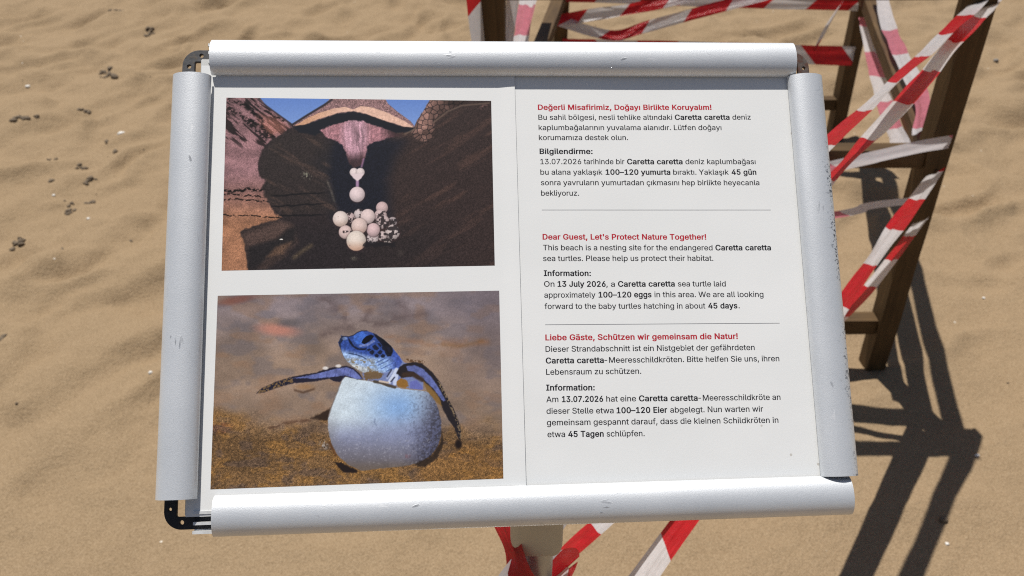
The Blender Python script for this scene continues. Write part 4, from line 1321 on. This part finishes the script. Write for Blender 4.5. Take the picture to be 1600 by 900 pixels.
    # neck, body in the shell
    k.blend(k.poly(hp([(390, 640), (560, 600), (780, 400), (850, 470), (900, 520), (960, 520), (1110, 640), (1120, 830), (960, 820), (780, 790), (560, 735), (420, 720)]), 3, 3, 9, 120), (112, 124, 168))
    # head
    head = hp([(112, 285), (128, 250), (150, 205), (145, 190), (175, 205), (240, 208), (296, 190), (335, 160), (390, 140), (450, 140), (520, 165), (575, 188),
               (650, 238), (740, 320), (790, 385), (840, 450), (865, 510), (830, 580), (740, 620), (600, 640), (450, 640), (370, 620), (280, 560),
               (220, 505), (180, 460), (150, 380), (125, 320)])
    m = k.poly(head, 2.2, 1.5, 8, 121)
    hx, hy = (X - 518) / .3636, (Y - 163.6) / .3636
    hc = np.array((62, 84, 146))[None, None] * np.ones(X.shape + (1,))

    def hb(mask, col, s=1.0):
        nonlocal hc
        mk = np.clip(mask * s, 0, 1)
        hc = hc * (1 - mk[..., None]) + np.array(col, float) * mk[..., None]

    def he(cx, cy, rx, ry, a=0, soft=.2):
        x_, y_ = H(cx, cy)
        return k.ell(x_, y_, rx * .3636, ry * .3636, a, soft)

    hb(1 - sstep(-10, 60, hy - (330 + .28 * (hx - 150))), (48, 72, 142), .9)
    hb(sstep(-30, 50, hy - (365 + .22 * (hx - 150))), (150, 176, 216))
    hb(sstep(0, 60, hy - (470 + .30 * (hx - 200))), (176, 182, 186))
    hb(he(820, 500, 110, 120, 40, .6), (64, 84, 160), .9)
    hb(he(620, 540, 130, 80, -25, .6), (140, 170, 214), .8)
    hb(sstep(.5, .62, fbm(hx / 46, hy / 30, 3, 122)) * sstep(430, 520, hy) * sstep(620, 420, hx), (128, 108, 72), .75)
    hb(he(375, 225, 85, 80, -20, .25), (64, 104, 190), .9)
    hb(k.poly(hp([(225, 215), (262, 260), (300, 320), (360, 350), (450, 345), (430, 372), (330, 365), (270, 320), (235, 270)]), 2), (20, 22, 36), .9)
    hb(k.poly(hp([(112, 270), (150, 200), (200, 215), (140, 290), (150, 380), (185, 460), (220, 510), (175, 465), (140, 380)]), 2), (30, 34, 50), .8)
    hb(he(188, 232, 30, 20, 0, .4), (120, 140, 180), .8)
    hb(k.poly(hp([(385, 285), (400, 245), (440, 205), (500, 185), (535, 200), (510, 240), (465, 275), (420, 300)]), 2), (14, 15, 24))
    hb(k.line(hp([(370, 318), (450, 310), (530, 262)]), 5, 2.5), (112, 126, 178), .9)
    hb(k.line(hp([(240, 408), (330, 425), (400, 450), (440, 475)]), 2.5, 1.8), (44, 60, 96), .9)
    hb(k.poly(hp([(520, 165), (575, 188), (650, 238), (740, 320), (760, 380), (735, 440), (690, 445), (620, 300), (560, 225)]), 3), (22, 22, 30))
    for sc_ in ([(512, 325), (545, 300), (595, 350), (570, 372), (535, 362)], [(570, 290), (600, 285), (625, 320), (605, 332)], [(480, 385), (520, 365), (540, 395), (515, 428), (480, 405)],
                [(573, 395), (605, 365), (635, 385), (620, 415), (590, 420)], [(538, 430), (565, 408), (592, 430), (580, 458), (550, 452)],
                [(610, 440), (635, 412), (668, 430), (655, 458), (625, 460)], [(622, 335), (650, 312), (672, 350), (660, 378), (632, 365)],
                [(660, 395), (680, 385), (715, 420), (690, 440)], [(680, 340), (712, 330), (738, 380), (715, 405)], [(590, 250), (625, 265), (640, 300), (610, 280)],
                [(440, 365), (480, 350), (500, 362), (470, 385)]):
        hb(k.poly(hp(sc_), 1.5), (24, 27, 42), .92)
    for a0, a1, b0, b1 in ((560, 520, 660, 470), (580, 550, 700, 490), (620, 590, 760, 520), (680, 620, 800, 560), (700, 660, 830, 590)):
        hb(k.line(hp([(a0, a1), (b0, b1)]), 2.2, 1.8), (60, 80, 140), .7)
    hc = hc * (1 + .55 * (fbm(X / 7, Y / 7, 3, 123) - .5))[..., None]
    k.c = k.c * (1 - m[..., None]) + hc * m[..., None]
    k.blend(k.line(hp([(150, 205), (240, 210), (296, 190), (335, 160), (390, 140), (450, 140)]), 2.2, 1.8) * .7, (28, 28, 40))
    k.blend(k.line(hp([(575, 188), (650, 236), (740, 316), (800, 395)]), 2.0, 1.6) * .6, (160, 140, 120))
    # throat, sand and loose skin
    for ln, w, c_ in (([(720, 740), (770, 660), (800, 600)], 8, (196, 204, 224)), ([(780, 760), (795, 680), (800, 640)], 9, (186, 196, 222)), ([(690, 700), (760, 610)], 5, (160, 170, 200)),
                      ([(735, 740), (775, 690)], 3, (52, 56, 76)), ([(690, 680), (740, 600)], 3, (56, 60, 84))):
        k.blend(k.line(hp(ln), w, 3), c_)
    k.blend(k.poly(hp([(410, 650), (480, 610), (580, 620), (650, 650), (600, 700), (540, 710), (430, 725)]), 4, 6, 8, 124) * .9, (106, 82, 52))
    k.blend(k.poly(hp([(800, 740), (850, 700), (920, 720), (950, 790), (900, 815), (810, 795)]), 3, 4, 8, 125), (136, 98, 46))
    k.blend(k.line(hp([(540, 740), (640, 755), (700, 785), (780, 805)]), 6, 3), (74, 66, 58))
    k.blend(k.line(hp([(600, 735), (700, 752)]), 4, 3), (196, 180, 165))
    k.blend(k.poly(hp([(960, 740), (1040, 720), (1110, 800), (1110, 835), (960, 820)]), 2), (98, 104, 168))

    # left flipper
    def L(px, py):
        return 190.9 + px * .4242, 163.6 + py * .4242

    lp = [L(*p) for p in ((50, 758), (100, 705), (230, 645), (400, 590), (520, 566), (650, 545), (720, 515), (830, 490), (950, 475), (1020, 500), (1080, 550), (1120, 612),
                          (1060, 612), (935, 585), (885, 640), (820, 632), (780, 606), (620, 636), (420, 652), (280, 690), (130, 745))]
    k.blend(k.poly(lp, 3, 2, 7, 126), (34, 32, 46))
    blue = [L(*p) for p in ((395, 605), (530, 582), (700, 545), (830, 508), (950, 492), (1015, 512), (1070, 560), (1110, 608), (1050, 608), (940, 572), (780, 592), (620, 608), (500, 600))]
    m = k.poly(blue, 2, 2, 8, 127)
    fc = np.array((98, 108, 164)) * (0.75 + .5 * fbm(X / 16, Y / 16, 3, 128))[..., None]
    k.c = k.c * (1 - m[..., None]) + fc * m[..., None]
    for px in (760, 850, 930, 1000):
        k.blend(k.line([L(px, 505 + (1000 - px) * .08), L(px - 12, 590)], 1.6, 1.4) * .5, (56, 62, 118))
    k.blend(k.poly([L(*p) for p in ((50, 758), (100, 705), (230, 645), (400, 590), (420, 640), (280, 690), (130, 745))], 2, 4, 6, 129) * sstep(.42, .58, fbm(X / 6, Y / 6, 2, 130)), (112, 90, 62))
    for px, py in ((740, 500), (870, 478)):
        x_, y_ = L(px, py)
        k.blend(k.ell(x_, y_, 12, 7, 0, .4), (206, 200, 196))

    # right flipper
    def Rf(px, py):
        return 763.6 + px * .5155, 300 + py * .5155

    rp = [Rf(*p) for p in ((85, 190), (110, 140), (150, 110), (230, 92), (300, 105), (385, 175), (455, 265), (505, 365), (555, 455), (602, 555), (632, 655), (622, 732),
                           (602, 712), (575, 640), (525, 570), (478, 485), (440, 390), (380, 320), (320, 262), (230, 215), (130, 225))]
    k.blend(k.poly(rp, 3, 2, 8, 131), (36, 32, 36))
    m = k.poly([Rf(*p) for p in ((170, 130), (240, 120), (310, 150), (390, 230), (450, 320), (500, 410), (480, 420), (400, 320), (330, 250), (240, 180), (180, 165))], 3, 2, 8, 132)
    fc = np.array((92, 102, 156)) * (0.75 + .5 * fbm(X / 14, Y / 14, 3, 133))[..., None]
    k.c = k.c * (1 - m[..., None]) + fc * m[..., None]
    k.blend(k.poly([Rf(*p) for p in ((310, 250), (380, 305), (450, 390), (470, 460), (430, 430), (340, 330))], 3, 3, 8, 134) * .9, (122, 92, 48))
    k.blend(k.line([Rf(*p) for p in ((180, 75), (210, 85), (310, 95))], 6, 4) * sstep(.4, .6, fbm(X / 6, Y / 6, 2, 135)), (92, 66, 44))
    k.blend(k.line([Rf(*p) for p in ((440, 260), (520, 400), (600, 580), (622, 700))], 6, 4) * sstep(.5, .62, fbm(X / 5, Y / 5, 2, 136)) * .8, (140, 120, 92))
    k.blend(k.line([Rf(*p) for p in ((150, 200), (220, 195), (300, 240))], 10, 5) * .8, (62, 46, 36))
    x_, y_ = Rf(608, 765)
    k.blend(k.ell(x_, y_, 15, 20, 0, .5), (30, 22, 20))
    k.scale(speck(X, Y, 4, 137, .05))
    return k.c


def photo(name, quad_mm, quad_px, nx, ny, painter, label):
    """quad corners TL, TR, BR, BL in panel millimetres and in the painter's picture units."""
    U, V = np.meshgrid(np.linspace(0, 1, nx), np.linspace(0, 1, ny))

    def bil(q):
        q = np.array(q, float)
        return [((1 - U) * (1 - V) * q[0, i] + U * (1 - V) * q[1, i] + U * V * q[2, i] + (1 - U) * V * q[3, i]) for i in (0, 1)]

    X, Y = bil(quad_mm)
    PX, PY = bil(quad_px)
    rgb = np.clip(painter(PX, PY), 4, 250) / 255.0
    lin = np.where(rgb < 0.04045, rgb / 12.92, ((rgb + 0.055) / 1.055) ** 2.4) * INK_GAIN
    me = grid_mesh(name, X[::-1] * MM, Y[::-1] * MM, (sheet_z(X, Y, -0.15, 33)[::-1] + 0.03) * MM)
    att = me.attributes.new("ink", 'FLOAT_COLOR', 'POINT')
    att.data.foreach_set("color", np.concatenate([lin[::-1], np.ones(lin.shape[:2] + (1,))], -1).astype(np.float32).ravel())
    o = link(name, me, M_PRINT, photo_sheet)
    o["label"] = label
    return o


INK_GAIN = 1.18
photo("printed_photo", [(-188.74, 122.19), (-10.49, 119.98), (-10.67, 4.65), (-188.39, 3.69)], [(68, 40), (1310, 55), (1330, 830), (45, 848)], 520, 330, paint_nest,
      "photograph of a turtle laying eggs in dark sand")
photo("printed_photo", [(-190.36, -12.73), (-8.13, -12.24), (-8.35, -133.77), (-191.15, -134.82)], [(50, 62), (1255, 38), (1273, 835), (20, 885)], 540, 360, paint_hatchling,
      "photograph of a blue hatchling climbing out of its egg")


# ---- stand under the board
def slanted_sleeve(w, z0, r):
    """rounded square tube from z0 up to the underside of the tilted board."""
    bm = bmesh.new()
    ring = []
    for cxs, cys, a0 in ((1, 1, 0), (-1, 1, 90), (-1, -1, 180), (1, -1, 270)):
        for i in range(6):
            t = R(a0 + 90 * i / 5)
            ring.append((cxs * (w / 2 - r) + r * math.cos(t), cys * (w / 2 - r) + r * math.sin(t)))
    rows = []
    for k in range(4):
        row = []
        for x, y in ring:
            P = Vector((POLE_X + x, POLE_Y + y, 0))
            zt = origin.z + (-(an.x * (P.x - origin.x) + an.y * (P.y - origin.y)) - 0.0068) / an.z
            zb = z0
            s = 1.0
            if k == 0:
                s = 0.86
                z = zb
            elif k == 1:
                s = 0.96
                z = zb + 0.0025
            elif k == 2:
                z = zb + 0.008
            else:
                z = zt
            row.append(bm.verts.new((x * s, y * s, z)))
        rows.append(row)
    n = len(ring)
    for a, b in zip(rows[:-1], rows[1:]):
        for i in range(n):
            bm.faces.new((a[i], a[(i + 1) % n], b[(i + 1) % n], b[i]))
    bm.faces.new(rows[0][::-1])
    bm.faces.new(rows[-1])
    return bm_mesh(bm, "sleeve", 35)


link("pole_sleeve", slanted_sleeve(0.047, 0.864, 0.010), M_CREAM, sign)
bm = bmesh.new()
bmesh.ops.create_cone(bm, cap_ends=True, segments=32, radius1=0.0165, radius2=0.0165, depth=0.88, matrix=Matrix.Translation((0, 0, 0.44)))
link("pole", bm_mesh(bm, "pole", 40), M_STEEL, sign)
bm = bmesh.new()
bmesh.ops.create_cone(bm, cap_ends=True, segments=48, radius1=0.19, radius2=0.185, depth=0.02, matrix=Matrix.Translation((0, 0, 0.012)))
link("base_plate", bm_mesh(bm, "base_plate", 40), M_STEEL, sign)

# ------------------------------------------------------------------ barrier tape
def ribbon(pts, width, twist=(0, 0), sag=0.0, seed=0, crumple=0.25, phase=0.0, up=(0, 0, 1), pinch=None, step=0.012):
    """tape strand through pts; twist in degrees (start, end) turns the band about its run."""
    P = [Vector(p) for p in pts]
    # Catmull-Rom through the points
    path = []
    if len(P) == 2:
        n = max(8, int((P[1] - P[0]).length / step))
        path = [P[0].lerp(P[1], i / n) for i in range(n + 1)]
    else:
        Q = [P[0] * 2 - P[1]] + P + [P[-1] * 2 - P[-2]]
        for i in range(1, len(Q) - 2):
            a, b, c, d = Q[i - 1:i + 3]
            n = max(4, int((c - b).length / step))
            for j in range(n):
                t = j / n
                path.append(0.5 * ((2 * b) + (c - a) * t + (2 * a - 5 * b + 4 * c - d) * t * t + (3 * b - a - 3 * c + d) * t ** 3))
        path.append(P[-1])
    n = len(path)
    for i in range(n):
        t = i / (n - 1)
        path[i] = path[i] - Vector((0, 0, sag * 4 * t * (1 - t)))
    m = 9
    rows, uvs = [], []
    s = 0.0
    U = Vector(up)
    for i in range(n):
        a = path[max(0, i - 1)]
        b = path[min(n - 1, i + 1)]
        tg = (b - a).normalized()
        if i:
            s += (path[i] - path[i - 1]).length
        side = tg.cross(U)
        if side.length < 1e-4:
            side = tg.cross(Vector((1, 0, 0)))
        side.normalize()
        t = i / (n - 1)
        wob = float(vnoise(s * 6.0, seed * 3.7, 40)) - 0.5
        ang = R(twist[0] + (twist[1] - twist[0]) * t + 40 * crumple * wob)
        side = Matrix.Rotation(ang, 3, tg) @ side
        nor = side.cross(tg).normalized()
        wloc = width * (1.0 - 0.45 * crumple * float(vnoise(s * 9.0, seed * 5.1, 44)))
        if pinch:
            for pt, amt, rad in pinch:
                wloc *= 1 - amt * math.exp(-((t - pt) / rad) ** 2)
        row = []
        for j in range(m):
            v = j / (m - 1) - 0.5
            fold = crumple * width * (0.55 * (abs(v) * 2) ** 1.5 * (float(vnoise(s * 3.5, seed * 2.3, 47)) - 0.45)
                                      + 0.30 * (float(vnoise(s * 7.0, v * 4 + seed, 49)) - 0.5))
            row.append(path[i] + side * (v * wloc) + nor * fold)
            uvs.append((s + phase, v * width))
        rows.append(row)
    arr = np.array([[tuple(c) for c in r] for r in rows])
    me = grid_mesh("barrier_tape", arr[:, :, 0], arr[:, :, 1], arr[:, :, 2])
    uvl = me.uv_layers.new(name="UVMap")
    li = np.empty(len(me.loops), np.int32)
    me.loops.foreach_get("vertex_index", li)
    uvl.data.foreach_set("uv", np.array(uvs, np.float32)[li].ravel())
    return me


def tape(pts, width, label, group="red and white barrier tapes", mat=None, **kw):
    o = link("barrier_tape", ribbon(pts, width, **kw), mat or M_TAPE)
    return tag(o, label, "barrier tape", group)


tape([(0.957, 1.740, 1.002), (0.915, 1.660, 0.980), (0.023, 0.470, 1.041)], 0.04, 'straight upper strand from the top of the right front post to the sign pole', twist=(30, 40), seed=1, crumple=0.34, phase=0.05)
tape([(0.970, 1.740, 0.982), (0.928, 1.655, 0.967), (0.021, 0.470, 0.918)], 0.052, 'broad strand just below the uppermost one, sloping from the post top to the sign pole', twist=(20, 55), seed=2, crumple=0.5, phase=0.1)
tape([(0.955, 1.665, 0.610), (0.588, 1.180, 0.612), (0.229, 0.720, 0.589), (0.046, 0.470, 0.595)], 0.054, 'strand from the right front post at crossrail height, farthest right under the sign', twist=(45, 40), seed=3, crumple=0.35, phase=0.155)
tape([(0.957, 1.665, 0.484), (0.619, 1.220, 0.555), (0.114, 0.660, 0.668), (0.030, 0.470, 0.801)], 0.044, 'strand from low on the right front post to the pole just under the bracket', twist=(45, 35), seed=4, crumple=0.3, phase=0.2)
tape([(0.957, 1.655, 0.691), (0.897, 1.655, 0.679), (0.823, 1.665, 0.653), (0.721, 1.675, 0.618), (0.299, 1.675, 0.504)], 0.042, 'white stretch of tape running level along the front crossrail and across the post', twist=(70, 80), mat=M_TAPE_BACKLIT, seed=5, crumple=0.2, phase=0.26)
tape([(0.938, 1.690, 0.523), (0.840, 1.690, 0.509), (0.760, 1.700, 0.477), (0.310, 1.700, 0.414)], 0.03, 'thin pale strand hanging level below the front crossrail', twist=(70, 70), mat=M_TAPE_BACKLIT, seed=6, crumple=0.3, phase=0.34)
tape([(1.277, 3.020, 0.522), (1.148, 2.550, 0.525), (1.030, 2.150, 0.559), (0.916, 1.760, 0.613)], 0.046, 'pale strand left of the slanting side rail between the right posts', twist=(10, 45), mat=M_TAPE_BACKLIT, seed=7, crumple=0.5, phase=0.13)
tape([(1.251, 2.920, 0.699), (1.191, 2.650, 0.638), (1.103, 2.300, 0.648), (1.029, 1.980, 0.659), (0.963, 1.800, 0.648)], 0.044, 'pale strand right of the slanting side rail between the right posts', twist=(10, 45), mat=M_TAPE_BACKLIT, seed=8, crumple=0.5, phase=0.1)
tape([(0.167, 3.060, 0.588), (0.721, 3.060, 0.570), (1.264, 3.060, 0.554)], 0.05, 'level strand high between the two back posts', twist=(75, 80), seed=9, crumple=0.3, phase=0.0)
tape([(0.188, 3.060, 0.392), (0.723, 3.060, 0.379), (1.292, 3.060, 0.360)], 0.072, "level strand low between the two back posts, seen right of the sign's top corner", twist=(260, 260), seed=10, crumple=0.15, phase=0.0)
tape([(0.155, 3.050, 0.494), (0.258, 3.050, 0.513), (0.430, 3.040, 0.544), (0.652, 3.020, 0.596)], 0.046, 'short folded strand rising to the right from the left back post', twist=(60, 70), seed=11, crumple=0.45, phase=0.05)
tape([(0.159, 3.030, 0.510), (0.294, 3.030, 0.465), (0.392, 3.030, 0.451), (0.493, 3.030, 0.482), (0.743, 3.040, 0.548), (1.011, 3.050, 0.618)], 0.044, 'sagging strand that dips behind the top rail of the sign', twist=(50, 70), seed=12, crumple=0.35, phase=0.12)
tape([(1.204, 3.045, 0.588), (1.166, 3.045, 0.491), (1.132, 3.045, 0.385)], 0.036, 'thin twisted grey end hanging between the two back strands', twist=(20, 70), seed=13, crumple=0.4, phase=0.13, pinch=[(1.0, 0.7, 0.3)])
tape([(-0.079, 1.690, 1.024), (-0.075, 1.690, 0.961), (-0.069, 1.690, 0.895), (-0.055, 1.690, 0.782)], 0.032, 'narrow strand hugging the left side of the left front post', twist=(0, 10), seed=14, crumple=0.4, phase=0.1, up=(0, 1, 0))
tape([(0.077, 2.750, 0.785), (0.048, 2.420, 0.764), (0.020, 2.080, 0.762), (-0.007, 1.800, 0.720)], 0.064, 'wide crumpled strand between the left posts above the sign', twist=(0, 30), mat=M_TAPE_BACKLIT, seed=15, crumple=0.55, phase=0.12)
tape([(0.046, 0.509, 0.865), (0.039, 0.502, 0.858), (0.028, 0.491, 0.852), (0.017, 0.480, 0.845), (0.007, 0.470, 0.839), (-0.002, 0.461, 0.832), (-0.006, 0.457, 0.825), (-0.006, 0.457, 0.819), (-0.002, 0.461, 0.812), (0.007, 0.470, 0.806), (0.017, 0.480, 0.799), (0.028, 0.491, 0.792), (0.039, 0.502, 0.786), (0.046, 0.509, 0.779), (0.050, 0.513, 0.773), (0.050, 0.513, 0.766), (0.045, 0.508, 0.759), (0.036, 0.499, 0.753), (0.025, 0.488, 0.746), (0.014, 0.477, 0.740), (0.004, 0.467, 0.733), (-0.003, 0.460, 0.726), (-0.006, 0.457, 0.720), (-0.005, 0.458, 0.713), (0.001, 0.463, 0.707), (0.010, 0.472, 0.700)], 0.055, 'crumpled turns of tape wound round the pole under the sign bracket', twist=(88, 92), seed=16, crumple=0.12, phase=0.17)
tape([(-0.013, 0.500, 0.881), (-0.002, 0.470, 0.879), (0.009, 0.452, 0.847), (0.031, 0.450, 0.769)], 0.03, 'red strand slanting down the left side of the pole', twist=(60, 80), seed=17, crumple=0.25, phase=0.0)
tape([(0.008, 1.760, 1.017), (0.000, 1.760, 0.952), (-0.011, 1.760, 0.855), (-0.020, 1.760, 0.737)], 0.028, 'narrow pale strand on the right side of the left front post', twist=(0, 15), mat=M_TAPE_BACKLIT, seed=18, crumple=0.5, phase=0.3, up=(0, 1, 0))

# ------------------------------------------------------------------ small things lying on the sand
def lump(rad, flat, seed, rough=0.35, sub=3):
    bm = bmesh.new()
    bmesh.ops.create_icosphere(bm, subdivisions=sub, radius=1)
    for v in bm.verts:
        p = v.co.copy()
        k = 1 + rough * (float(fbm(np.array(p.x * 1.6 + p.z + seed), np.array(p.y * 1.6 - p.z * .7 + seed), 3, seed)) - 0.5) * 2
        v.co = Vector((p.x * rad[0] * k, p.y * rad[1] * k, p.z * flat * k))
    return bm


def litter(name, x, y, rad, flat, mat, ang, label, cat, seed, group=None, pieces=1, rough=0.35):
    bm = lump(rad, flat, seed, rough)
    rng = np.random.RandomState(seed)
    for k in range(pieces - 1):
        r = rng.uniform(0.35, 0.75)
        b2 = lump((rad[0] * r, rad[1] * r), flat * rng.uniform(.5, 1.1), seed + 50 + k, rough, 2)
        off = Vector((rng.uniform(-1.1, 1.1) * rad[0], rng.uniform(-1.1, 1.1) * rad[1], 0))
        bmesh.ops.translate(b2, verts=b2.verts[:], vec=off)
        tmp = bpy.data.meshes.new("t")
        b2.to_mesh(tmp)
        b2.free()
        bm.from_mesh(tmp)
        bpy.data.meshes.remove(tmp)
    me = bm_mesh(bm, name, 70)
    o = link(name, me, mat, None, Matrix.Translation((x, y, ground(x, y) + flat * 0.35)) @ Matrix.Rotation(ang, 4, 'Z'))
    return tag(o, label, cat, group)


def scraps(x, y, ext, ang, n, size, label, seed):
    """a loose patch of small dark seaweed scraps, half sunk in the sand."""
    rng = np.random.RandomState(seed)
    bm = bmesh.new()
    for k in range(n):
        r = size * rng.uniform(0.4, 0.95)
        b2 = lump((r * rng.uniform(.8, 1.9), r), r * rng.uniform(.6, 1.0), seed * 7 + k, 0.6, 2)  # irregular dark lump of no particular kind
        th, q = rng.uniform(0, 6.28), math.sqrt(rng.rand()) if k else 0
        ox, oy = ext[0] * q * math.cos(th), 1.5 * ext[1] * q * math.sin(th)
        gx_, gy_ = x + ox * math.cos(ang) - oy * math.sin(ang), y + ox * math.sin(ang) + oy * math.cos(ang)
        bmesh.ops.rotate(b2, verts=b2.verts[:], cent=(0, 0, 0), matrix=Matrix.Rotation(rng.uniform(0, 3), 3, 'Z'))
        bmesh.ops.translate(b2, verts=b2.verts[:], vec=(gx_ - x, gy_ - y, ground(gx_, gy_) + r * 0.2))
        tmp = bpy.data.meshes.new("t")
        b2.to_mesh(tmp)
        b2.free()
        bm.from_mesh(tmp)
        bpy.data.meshes.remove(tmp)
    o = link("dark_scraps", bm_mesh(bm, "dark_scraps", 70), M_DEBRIS, None, Matrix.Translation((x, y, 0)))
    return tag(o, label, "debris", "dark seaweed scraps on the sand")


litter('pebble', 2.393, 3.990, (0.013, 0.01), 0.01, M_STONE, 0.5, "angular grey pebble alone on the sand near the right edge, level with the sign's top", 'pebble', 1)
litter('pebble', 0.964, 1.199, (0.01, 0.008), 0.007, M_DEBRIS, 0.2, 'dark pebble on the sand at the lower right, beside the long shadows', 'pebble', 2)
litter('pebble', -1.257, 1.536, (0.004, 0.004), 0.004, M_DEBRIS, 0.2, 'tiny dark pebble on smooth sand at the lower left', 'pebble', 3)
litter('shell_fragment', -2.247, 3.673, (0.01, 0.008), 0.006, M_SHELL, 0.5, 'white shell fragment near the upper left edge', 'shell', 4)
litter('shell_fragment', -1.596, 3.121, (0.016, 0.009), 0.008, M_SHELL, 0.6, 'larger white shell fragment on a sand hump left of the sign', 'shell', 5)
litter('shell_fragment', -1.663, 2.641, (0.006, 0.005), 0.004, M_SHELL, 0.1, 'small shell crumb below a dark clump on the left', 'shell', 6)
litter('shell_fragment', -1.460, 2.459, (0.006, 0.005), 0.005, M_SHELL, 0.9, 'small pale shell crumb left of the middle of the left rail', 'shell', 7)
litter('shell_fragment', -0.961, 1.657, (0.006, 0.005), 0.005, M_SHELL, 0.9, "pale round shell crumb touching the left rail's outer edge in view", 'shell', 8)
litter('shell_fragment', 0.948, 1.139, (0.004, 0.004), 0.003, M_SHELL, 0.9, 'tiny bright shell crumb at the lower right below the dark pebble', 'shell', 9)
litter('shell_fragment', 1.127, 1.392, (0.006, 0.004), 0.003, M_SHELL, 0.3, "small shell crumb just under the tip of the frame's shadow", 'shell', 10)
litter('shell_fragment', 1.413, 1.999, (0.005, 0.004), 0.003, M_SHELL, 0.3, 'small pinkish shell crumb on open sand right of the post', 'shell', 11)
scraps(-2.015, 3.182, (0.055, 0.014), 0.35, 14, 0.011, 'long thick patch of dark seaweed near the left edge', 30)
scraps(-2.232, 4.723, (0.05, 0.02), -0.2, 10, 0.009, 'loose dark patch at the very top left, above the rest', 31)
scraps(-1.952, 4.433, (0.03, 0.028), 0.3, 9, 0.012, "dense dark patch upper left, nearest the top rail's left end", 32)
scraps(-2.284, 4.372, (0.008, 0.006), 0.1, 1, 0.012, 'single small dark lump at the upper left, far from the sign', 33)
scraps(-1.711, 3.973, (0.014, 0.026), 1.0, 8, 0.009, 'two or three dark scraps just left of the grey corner bracket', 34)
scraps(-1.913, 3.759, (0.055, 0.026), 0.3, 13, 0.01, "widest scattered patch of dark seaweed, left of the left rail's top", 35)
scraps(-1.856, 3.719, (0.014, 0.012), 0.3, 1, 0.019, 'compact lump at the edge of the widest patch', 36)
scraps(-1.842, 3.354, (0.04, 0.008), 0.5, 7, 0.008, 'thin slanting line of dark scraps', 37)
scraps(-1.571, 2.983, (0.012, 0.008), 0.0, 1, 0.014, 'small dark lump below the large white shell fragment', 38)
scraps(-1.626, 3.045, (0.01, 0.008), 0.0, 1, 0.01, 'tiny scrap left of the large white shell fragment', 39)
scraps(-1.779, 2.869, (0.028, 0.008), 0.4, 4, 0.008, 'short dark sliver among the left hollows', 40)
scraps(-1.651, 2.859, (0.026, 0.014), 0.2, 7, 0.01, 'dark cluster in the middle of the left sand', 41)
scraps(-1.585, 2.757, (0.024, 0.018), 0.3, 7, 0.009, 'ragged cluster right below the middle one', 42)
scraps(-1.708, 2.732, (0.014, 0.02), 0.9, 1, 0.02, 'round dark lump left of the ragged cluster', 43)
scraps(-1.523, 2.623, (0.024, 0.008), 0.4, 5, 0.008, 'curved dark scrap below the ragged cluster', 44)
scraps(-1.576, 2.559, (0.02, 0.055), 0.5, 11, 0.009, 'dark trail of scraps running down to the right', 45)
scraps(-1.653, 2.337, (0.026, 0.022), 0.3, 8, 0.011, 'rough dark clump at the left edge, lowest of the big ones', 46)
scraps(-1.447, 2.241, (0.007, 0.006), 0.3, 1, 0.009, 'tiny dark dot low on the left sand', 47)
scraps(-1.286, 2.364, (0.01, 0.008), 0.3, 1, 0.011, 'small dark scrap close beside the left rail', 48)
scraps(-1.420, 1.799, (0.02, 0.016), 0.3, 6, 0.009, 'dark clump at the left edge, half way down the photo', 49)
